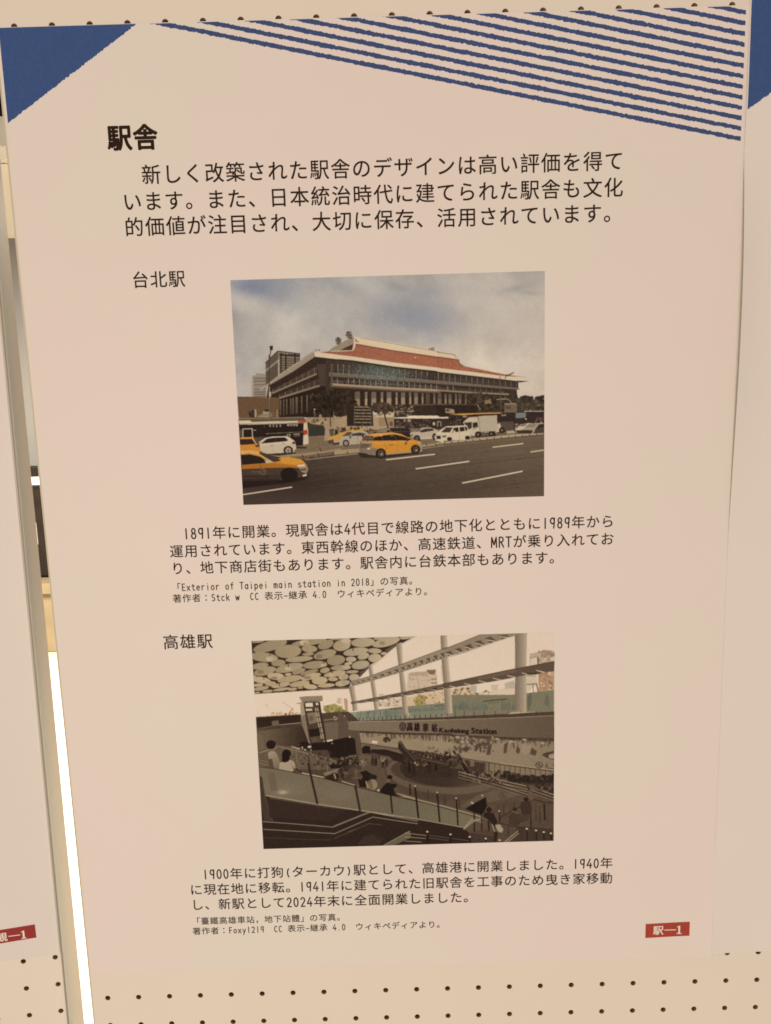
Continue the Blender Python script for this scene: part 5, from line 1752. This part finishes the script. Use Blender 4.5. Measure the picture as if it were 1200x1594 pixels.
    p.scatter('f', (-10, 600, 130, 760), 50, 20, [(44, 31, 25), (76, 58, 45), (96, 77, 60)])
    p.scatter('f', (130, 790, 480, 890), 60, 20, [(48, 35, 28), (100, 81, 63), (70, 53, 42)])

    # rails along the court
    for dy, c in ((0, (150, 128, 100)), (12, (46, 33, 26)), (22, (128, 107, 83)), (34, (50, 36, 29)), (44, (112, 92, 72))):
        p.line('h', [(415, 55 + dy), (700, 130 + dy), (860, 180 + dy), (960, 212 + dy)], c, 7)
        p.line('h', [(700, 110 + dy), (980, 175 + dy), (1160, 235 + dy)], c, 7)
    p.scatter('h', (960, 150, 1160, 210), 46, 22, [(50, 37, 30), (92, 74, 58)])
    p.poly('h', [(760, 70), (1160, 95), (1160, 170), (980, 160), (800, 110)], (46, 33, 27), .55, noise=5)
    p.scatter('h', (520, 60, 780, 150), 50, 18, [(52, 38, 31), (120, 100, 78), (72, 55, 43)])
    p.line('h', [(1000, 270), (1080, 290), (1160, 298)], (52, 39, 31), 9)

    def person(t, x, y, hgt, c, bag=None):
        p.ell(t, x, y - hgt * .86, hgt * .085, hgt * .1, tuple(v * .8 for v in c))
        p.poly(t, [(x - hgt * .13, y - hgt * .72), (x + hgt * .13, y - hgt * .74), (x + hgt * .14, y - hgt * .4), (x + hgt * .1, y), (x + hgt * .02, y), (x, y - hgt * .35), (x - hgt * .04, y), (x - hgt * .12, y), (x - hgt * .13, y - hgt * .4)], c)
        if bag:
            p.ell(t, x + hgt * .12, y - hgt * .45, hgt * .08, hgt * .12, bag)
    for x, y, hh in ((262, 765, 125), (300, 765, 120), (383, 790, 118), (425, 775, 110), (85, 775, 130), (15, 760, 100), (190, 770, 90), (60, 800, 120), (335, 690, 60), (630, 860, 150), (690, 850, 130), (740, 880, 130), (925, 840, 130), (1000, 830, 100), (660, 900, 130)):
        person('e', x, y, hh, random.choice([(34, 23, 18), (44, 31, 25), (52, 37, 29)]))
    for x, y in ((400, 690), (40, 740), (150, 720), (780, 745), (860, 740)):
        p.scatter('e', (x - 30, y - 20, x + 30, y + 20), 7, 14, [(150, 128, 101), (60, 44, 35), (176, 154, 124)])
    p.poly('e', [(100, 740), (200, 700), (210, 760), (110, 790)], (112, 93, 73), .7)

    # left: two people on the ramp and the glass balustrade behind them
    p.poly('d', [(40, 520), (100, 520), (125, 680), (50, 720)], (108, 90, 70), .8)
    p.poly('d', [(50, 700), (270, 640), (450, 660), (900, 800), (980, 850), (980, 920), (60, 920)], (96, 79, 60), noise=3)
    p.line('d', [(60, 725), (270, 668)], (150, 131, 104), 10)
    p.line('d', [(270, 645), (450, 690), (900, 800), (1000, 850)], (140, 121, 96), 8)
    p.line('d', [(440, 650), (520, 680)], (170, 150, 122), 14)
    for x, y in ((440, 650), (490, 700), (610, 740), (735, 770), (845, 800)):
        p.line('d', [(x, y), (x + 18, y + 150)], (120, 102, 80), 11)
    p.line('d', [(635, 770), (655, 900)], (70, 54, 42), 24)
    p.scatter('d', (520, 720, 900, 890), 46, 22, [(70, 54, 42), (120, 101, 79), (52, 38, 30)], a=.8)
    p.poly('d', [(980, 800), (1150, 780), (1200, 900), (960, 900)], (44, 31, 25), noise=6)
    p.scatter('d', (980, 780, 1200, 900), 40, 18, [(30, 21, 17), (120, 100, 78), (60, 44, 35)])
    p.poly('d', [(890, 870), (930, 840), (975, 880), (970, 910), (890, 910)], (34, 24, 19))
    for y in (810, 845, 880):
        p.line('d', [(62, y), (170, y + 22)], (132, 113, 90), 7)
    p.poly('d', [(165, 725), (200, 702), (248, 706), (285, 770), (312, 850), (330, 960), (190, 960), (175, 830)], (150, 131, 105), noise=2, col2=(112, 93, 72), axis=[(200, 720), (300, 920)])
    p.poly('d', [(165, 800), (215, 795), (235, 900), (240, 960), (195, 960)], (88, 66, 50))
    p.poly('d', [(190, 690), (250, 665), (250, 712), (205, 705)], (116, 90, 69))
    p.ell('d', 236, 655, 30, 36, (128, 100, 77))
    p.ell('d', 200, 630, 56, 52, (34, 23, 18))
    p.poly('d', [(215, 590), (252, 595), (258, 620), (225, 632)], (38, 26, 20))
    p.poly('d', [(300, 850), (340, 815), (420, 805), (465, 825), (485, 870), (470, 920), (440, 960), (290, 960)], (160, 140, 114), noise=2)
    p.ell('d', 382, 752, 55, 66, (30, 20, 16))
    p.poly('d', [(325, 830), (335, 760), (420, 770), (410, 820), (370, 838)], (30, 20, 16))
    p.ell('d', 432, 775, 14, 20, (108, 82, 63))
    p.poly('d', [(445, 765), (462, 765), (455, 785), (445, 782)], (44, 30, 23))
    p.line('d', [(450, 880), (475, 930)], (96, 72, 55), 16)

    # near ramp wall, posts, steps
    p.poly('g', [(15, 18), (170, 40), (500, 105), (740, 165), (1000, 228), (1250, 285), (1250, 425), (810, 358), (480, 310), (70, 242), (28, 190)], (112, 97, 76), noise=3, col2=(104, 91, 71), axis=[(50, 100), (1100, 330)])
    p.poly('h', [(-30, 235), (0, 246), (300, 318), (600, 405), (580, 430), (455, 490), (200, 440), (-30, 402)], (104, 94, 73), noise=3, col2=(112, 100, 76), axis=[(0, 300), (500, 430)])
    p.soft('g', 230, 190, 150, 60, (128, 112, 89), .5)
    p.soft('g', 200, 215, 40, 16, (186, 166, 135), .8)
    p.soft('g', 650, 230, 160, 60, (122, 107, 84), .4)
    p.poly('g', [(80, 60), (140, 60), (160, 200), (110, 210)], (92, 78, 61), .5)
    p.line('g', [(15, 16), (170, 38), (520, 108), (740, 165), (1000, 230), (1250, 287)], (60, 45, 35), 7)
    p.line('g', [(330, 62), (520, 100)], (170, 149, 120), 11)
    p.line('g', [(660, 130), (760, 160)], (160, 139, 111), 9)
    p.line('g', [(1090, 225), (1250, 268)], (150, 129, 102), 10)
    p.line('h', [(-10, 246), (300, 322), (560, 395), (600, 408)], (146, 126, 99), 11)
    p.line('h', [(0, 258), (300, 336), (590, 416)], (58, 43, 33), 6)
    p.poly('g', [(70, 246), (480, 313), (810, 362), (1250, 428), (1250, 650), (40, 660), (30, 400)], (46, 33, 26), noise=2)
    p.poly('h', [(-20, 410), (200, 445), (455, 492), (500, 530), (700, 560), (700, 640), (-20, 640)], (46, 33, 26), noise=2)
    p.line('g', [(68, 240), (480, 310), (810, 358), (1250, 424)], (164, 144, 116), 8)
    p.line('g', [(100, 258), (480, 318), (700, 350)], (104, 86, 67), 14, .7)
    p.line('h', [(-10, 408), (200, 442), (460, 490)], (150, 130, 103), 7)
    p.poly('g', [(15, 80), (40, 100), (62, 240), (122, 440), (52, 440)], (66, 51, 40), noise=2)
    p.line('g', [(60, 240), (122, 440)], (86, 69, 54), 6)
    p.poly('g', [(80, 262), (470, 325), (700, 350), (560, 440), (100, 412)], (52, 38, 30), noise=2)
    p.line('g', [(480, 320), (490, 400)], (62, 47, 37), 6, .6)
    p.line('g', [(46, 443), (300, 462), (590, 486), (880, 370), (1250, 440)], (152, 133, 107), 6)
    p.line('g', [(600, 476), (860, 370)], (120, 102, 80), 5)
    p.line('g', [(50, 503), (300, 518), (605, 537), (900, 408), (1250, 460)], (152, 133, 107), 6)
    p.line('g', [(55, 568), (300, 580), (580, 586)], (78, 61, 48), 5)
    p.line('g', [(600, 575), (870, 460), (970, 468)], (96, 78, 61), 5)
    p.line('g', [(710, 525), (760, 505)], (112, 93, 73), 7, .7)
    p.poly('g', [(985, 628), (1190, 515), (1200, 565), (1065, 630)], (98, 87, 68), noise=3)
    p.line('g', [(985, 628), (1190, 516)], (160, 140, 112), 5)
    p.line('g', [(905, 540), (1000, 590)], (70, 54, 42), 5)
    p.poly('g', [(830, 560), (900, 545), (980, 600), (940, 630), (780, 620)], (66, 51, 40), .6, noise=3)
    for a, b in (((0, 532), (170, 552)), ((0, 562), (165, 575)), ((0, 595), (130, 602)), ((190, 570), (340, 590)), ((190, 550), (500, 592))):
        p.line('h', [a, b], (146, 127, 101) if a[0] == 0 else (96, 78, 61), 6)
    pc = (40, 28, 22)
    for x0, y0, x1, y1, wd in ((398, -10, 470, 304, 19), (765, 165, 802, 358, 18), (1040, 232, 1053, 378, 14)):
        p.line('g', [(x0, y0), (x1, y1)], pc, wd)
        p.line('g', [(x0 + 6, y0), (x1 + 6, y1)], (70, 55, 43), 4)
    for x0, y0, x1, y1, wd in ((80, 172, 106, 414, 16), (252, 220, 272, 446, 14), (402, 266, 414, 470, 13), (538, 300, 542, 520, 11), (596, 395, 600, 520, 9), (650, 340, 655, 525, 12), (738, 365, 740, 450, 10), (40, 150, 42, 240, 10), (180, 195, 182, 270, 8), (312, 230, 314, 310, 8), (424, 270, 426, 345, 8), (770, 315, 772, 390, 7), (850, 290, 852, 350, 7), (980, 350, 982, 500, 9), (1020, 350, 1022, 440, 7), (1050, 325, 1052, 460, 8), (1085, 305, 1090, 430, 14), (805, 470, 807, 560, 8)):
        p.line('h', [(x0, y0), (x1, y1)], pc if wd > 8 else (58, 43, 34), wd)
    for x, y in ((80, 168), (252, 217), (400, 262), (520, 296), (603, 240), (640, 338), (735, 362), (603, 318), (530, 300)):
        p.ell('h', x, y, 7, 6, (184, 164, 134))
    p.line('h', [(600, 425), (800, 470), (960, 500)], (60, 45, 36), 8)
    p.line('h', [(740, 415), (850, 350), (1000, 280)], (56, 42, 33), 8)
    p.line('h', [(600, 420), (690, 445)], (128, 108, 84), 5)

    # people and goods around the foreground
    p.poly('h', [(468, 345), (560, 290), (632, 252), (640, 330), (600, 392), (540, 372)], (34, 24, 19), noise=2)
    p.poly('g', [(800, 60), (850, 45), (900, 80), (880, 130), (862, 180), (800, 175), (785, 120)], (34, 24, 19))
    p.ell('g', 900, 98, 34, 22, (38, 27, 21))
    p.ell('g', 900, 155, 36, 42, (134, 115, 86), -8)
    p.line('g', [(850, 130), (862, 180)], (150, 124, 92), 14)
    p.poly('g', [(860, 125), (890, 115), (905, 190), (880, 185)], (96, 76, 56), .7)
    p.ell('g', 1034, 98, 20, 18, (30, 20, 16))
    p.poly('g', [(1018, 110), (1040, 115), (1020, 145), (1002, 140)], (112, 86, 65))
    p.poly('g', [(955, 205), (985, 165), (1015, 138), (1050, 150), (1085, 152), (1085, 175), (1062, 185), (1075, 225), (1110, 245), (1040, 240), (960, 218)], (32, 22, 18))
    p.ell('g', 1068, 160, 20, 12, (30, 20, 16))
    p.ell('g', 945, 200, 8, 8, (196, 176, 146))
    p.poly('g', [(515, 65), (660, 22), (665, 50), (530, 88)], (122, 104, 82))
    p.poly('g', [(525, 100), (600, 60), (640, 80), (630, 130), (560, 120)], (44, 31, 25), noise=6)
    p.line('g', [(600, 70), (612, 110)], (150, 130, 104), 12)
    p.poly('g', [(565, 0), (660, 0), (650, 30), (580, 25)], (36, 25, 20))
    p.scatter('g', (640, 0, 800, 120), 40, 26, [(42, 30, 24), (74, 57, 44), (100, 82, 64)], a=.8)
    p.line('g', [(265, 0), (340, 62)], (150, 130, 104), 18)
    p.line('g', [(300, 30), (345, 64)], (44, 31, 25), 15)
    p.ell('h', 945, 270, 20, 18, (46, 33, 27))
    p.poly('h', [(905, 290), (975, 285), (990, 340), (980, 390), (915, 395), (900, 340)], (58, 43, 34), .9, noise=4)
    p.poly('h', [(900, 390), (985, 385), (960, 430), (890, 460)], (68, 52, 41), .8, noise=4)
    p.ell('h', 855, 350, 18, 16, (50, 36, 29))
    p.poly('h', [(815, 390), (850, 365), (900, 380), (905, 450), (870, 480), (810, 460)], (64, 49, 39), .85, noise=4)
    p.line('h', [(838, 360), (885, 380)], (120, 100, 79), 7)
    p.ell('h', 655, 350, 22, 20, (40, 28, 22))
    p.poly('h', [(620, 370), (690, 375), (720, 440), (705, 490), (650, 430), (610, 400)], (44, 31, 25))
    p.poly('h', [(702, 470), (740, 465), (768, 505), (755, 530), (725, 520)], (156, 137, 110))
    p.line('h', [(680, 465), (705, 535)], (150, 128, 100), 9)
    p.poly('h', [(690, 520), (725, 530), (715, 600), (695, 600)], (44, 31, 25))
    for i in range(4):
        p.line('h', [(458, 507 - i * 4), (520, 455 - i * 12), (596, 410 + i * 14)], (150, 130, 102), 5)
    p.poly('h', [(500, 530), (640, 500), (700, 540), (690, 605), (510, 605)], (76, 59, 46), .7, noise=3)
    p.poly('h', [(880, 480), (1160, 500), (1160, 600), (800, 602)], (58, 43, 34), .7, noise=5)
    p.line('h', [(770, 608), (880, 516)], (160, 140, 111), 8)
    p.line('h', [(795, 608), (888, 532)], (160, 140, 111), 7)
    for x, y in ((175, 522), (356, 543), (505, 562), (630, 575), (738, 588), (950, 499), (1022, 512), (1082, 525), (1138, 535)):
        p.line('h', [(x, y), (x + 3, 612)], (36, 25, 20), 17 if x < 550 else 9)
        p.ell('h', x, y, 9, 7, (196, 176, 146))
    return p.done('printed_photo', poster, 2.1, M_ink)


sky_print()
court_print()


# ------------------------------------------------------------------ neighbouring posters
poster_r = empty('poster', W(237, 0, 0))
tag(poster_r, 'poster at the right edge with blue top corner, left edge curling off the board', 'poster', 'posters pinned to the boards')
RP = lambda x, y, z: tuple(Vector(W(x, y, z)) - Vector(W(237, 0, 0)))
sheet('sheet', RP, lift_right, 236.5, 630.0, -366.0, 336.4, M_paper_right, poster_r, 46, 110, 'left')


def triangle_fan(place, lift, corner, w, h, parent):
    x0, y0 = corner
    nu, nv = 150, 40
    v, f = [], []
    jit = [random.gauss(0, 0.3) if 0 < i < nu else 0 for i in range(nu + 1)]
    for i in range(nu + 1):
        x = x0 + w * i / nu
        hh = max(0.05, h * (1 - i / nu) + jit[i])
        for j in range(nv + 1):
            v.append((x, y0 + hh * j / nv))
    for i in range(nu):
        for j in range(nv):
            a = i * (nv + 1) + j
            f.append((a, a + 1, a + nv + 2, a + nv + 1))
    return printed('corner_triangle', place, lift, v, f, M_blue, parent, 0.1)


triangle_fan(RP, lift_right, (237.3, -365.8), 104, 68.6, poster_r)

poster_l = empty('poster', left_place(0, 0, 0))
tag(poster_l, 'mostly blank poster at the left edge with dark red tag at bottom right', 'poster', 'posters pinned to the boards')
flat_l = lambda x, y: 0.6
# paper follows the slightly leaning board edge
def LPs(s, y, z):
    return LP(s + (edge_x(y) - 32.0 if s > 0 else 0) * min(1.0, max(0.0, s / 31.0)), y, z)
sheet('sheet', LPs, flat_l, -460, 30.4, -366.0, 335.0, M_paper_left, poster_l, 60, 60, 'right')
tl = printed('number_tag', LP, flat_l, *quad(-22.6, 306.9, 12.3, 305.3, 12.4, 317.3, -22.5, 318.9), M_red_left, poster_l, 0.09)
tag_letters('観', LP, flat_l, -18.1, 313.2, 7.6, tl)

# ------------------------------------------------------------------ what shows through the gap
def world_place(x, y, z):
    return W(x, y, z)


M_floor = material('pale_floor', (0.62, 0.55, 0.44), 0.25, 0.5, 0.05, 2.5)
M_wall = material('grey_wall', (0.19, 0.185, 0.18), 0.7, 0.3, 0.06, 2)
M_cream = material('cream_paint', (0.80, 0.76, 0.66), 0.5, 0.3, 0.02, 6)
M_dark = material('dark_wood', (0.014, 0.010, 0.008), 0.5, 0.15, 0.25, 14)
M_wood = material('golden_wood', (0.21, 0.165, 0.10), 0.4, 0.4, 0.12, 8)
fl = mesh('floor', [W(-4500, 1350, 40), W(900, 1350, 40), W(900, 1350, 4300), W(-4500, 1350, 4300)], [(0, 1, 2, 3)], M_floor)
tag(fl, kind='structure')
wl = box('wall', world_place, (-3200, -900), (-2200, 1348), (4210, 4330), M_wall)
tag(wl, kind='structure')
bench = empty('bench', W(-2000, 1346, 3900))
tag(bench, 'low golden wood bench against the far wall, seen through the gap', 'bench')
BP = lambda x, y, z: tuple(Vector(W(x, y, z)) - Vector(W(-2000, 1346, 3900)))
box('seat', BP, (-2600, -1350), (952, 1010), (3760, 4190), M_wood, bench)
box('front_board', BP, (-2580, -1370), (1012, 1346), (3790, 3830), M_wood, bench)
for bx in (-2578, -1420):
    box('leg', BP, (bx, bx + 48), (1012, 1346), (3835, 4180), M_wood, bench)
cab = empty('cabinet', W(-2000, 950, 4000))
tag(cab, 'dark brown cabinet standing on the wooden bench, seen through the gap', 'cabinet')
CP = lambda x, y, z: tuple(Vector(W(x, y, z)) - Vector(W(-2000, 950, 4000)))
box('carcass', CP, (-2500, -1450), (440, 950), (3902, 4190), M_dark, cab)
for dx in (-2490, -1970):
    d = box('door', CP, (dx, dx + 510), (455, 938), (3884, 3899), M_dark, cab)
    box('handle', CP, (dx + (470 if dx < -2100 else 20), dx + (490 if dx < -2100 else 40)), (640, 760), (3868, 3881), M_cream, d)
bx_ = empty('carton', W(-1955, 438, 3990))
tag(bx_, 'small white carton on top of the dark cabinet behind the gap', 'carton')
XP = lambda x, y, z: tuple(Vector(W(x, y, z)) - Vector(W(-1955, 438, 3990)))
box('body', XP, (-2010, -1900), (392, 438), (3930, 4060), M_side, bx_)
box('lid', XP, (-2016, -1894), (346, 390), (3924, 4066), M_dark, bx_)
beam = box('beam', world_place, (-3200, -900), (-1250, -905), (4020, 4207), M_cream)
tag(beam, 'cream horizontal beam high on the far wall, seen through the gap', 'beam')
soff = box('ceiling', world_place, (-3200, -900), (-1390, -1254), (3700, 4207), M_side)
tag(soff, kind='structure')
cur = box('pelmet', world_place, (-3200, -900), (-1900, -1394), (3690, 4000), M_dark)
tag(cur, 'dark brown pelmet board above the cream beam, seen through the gap', 'pelmet')
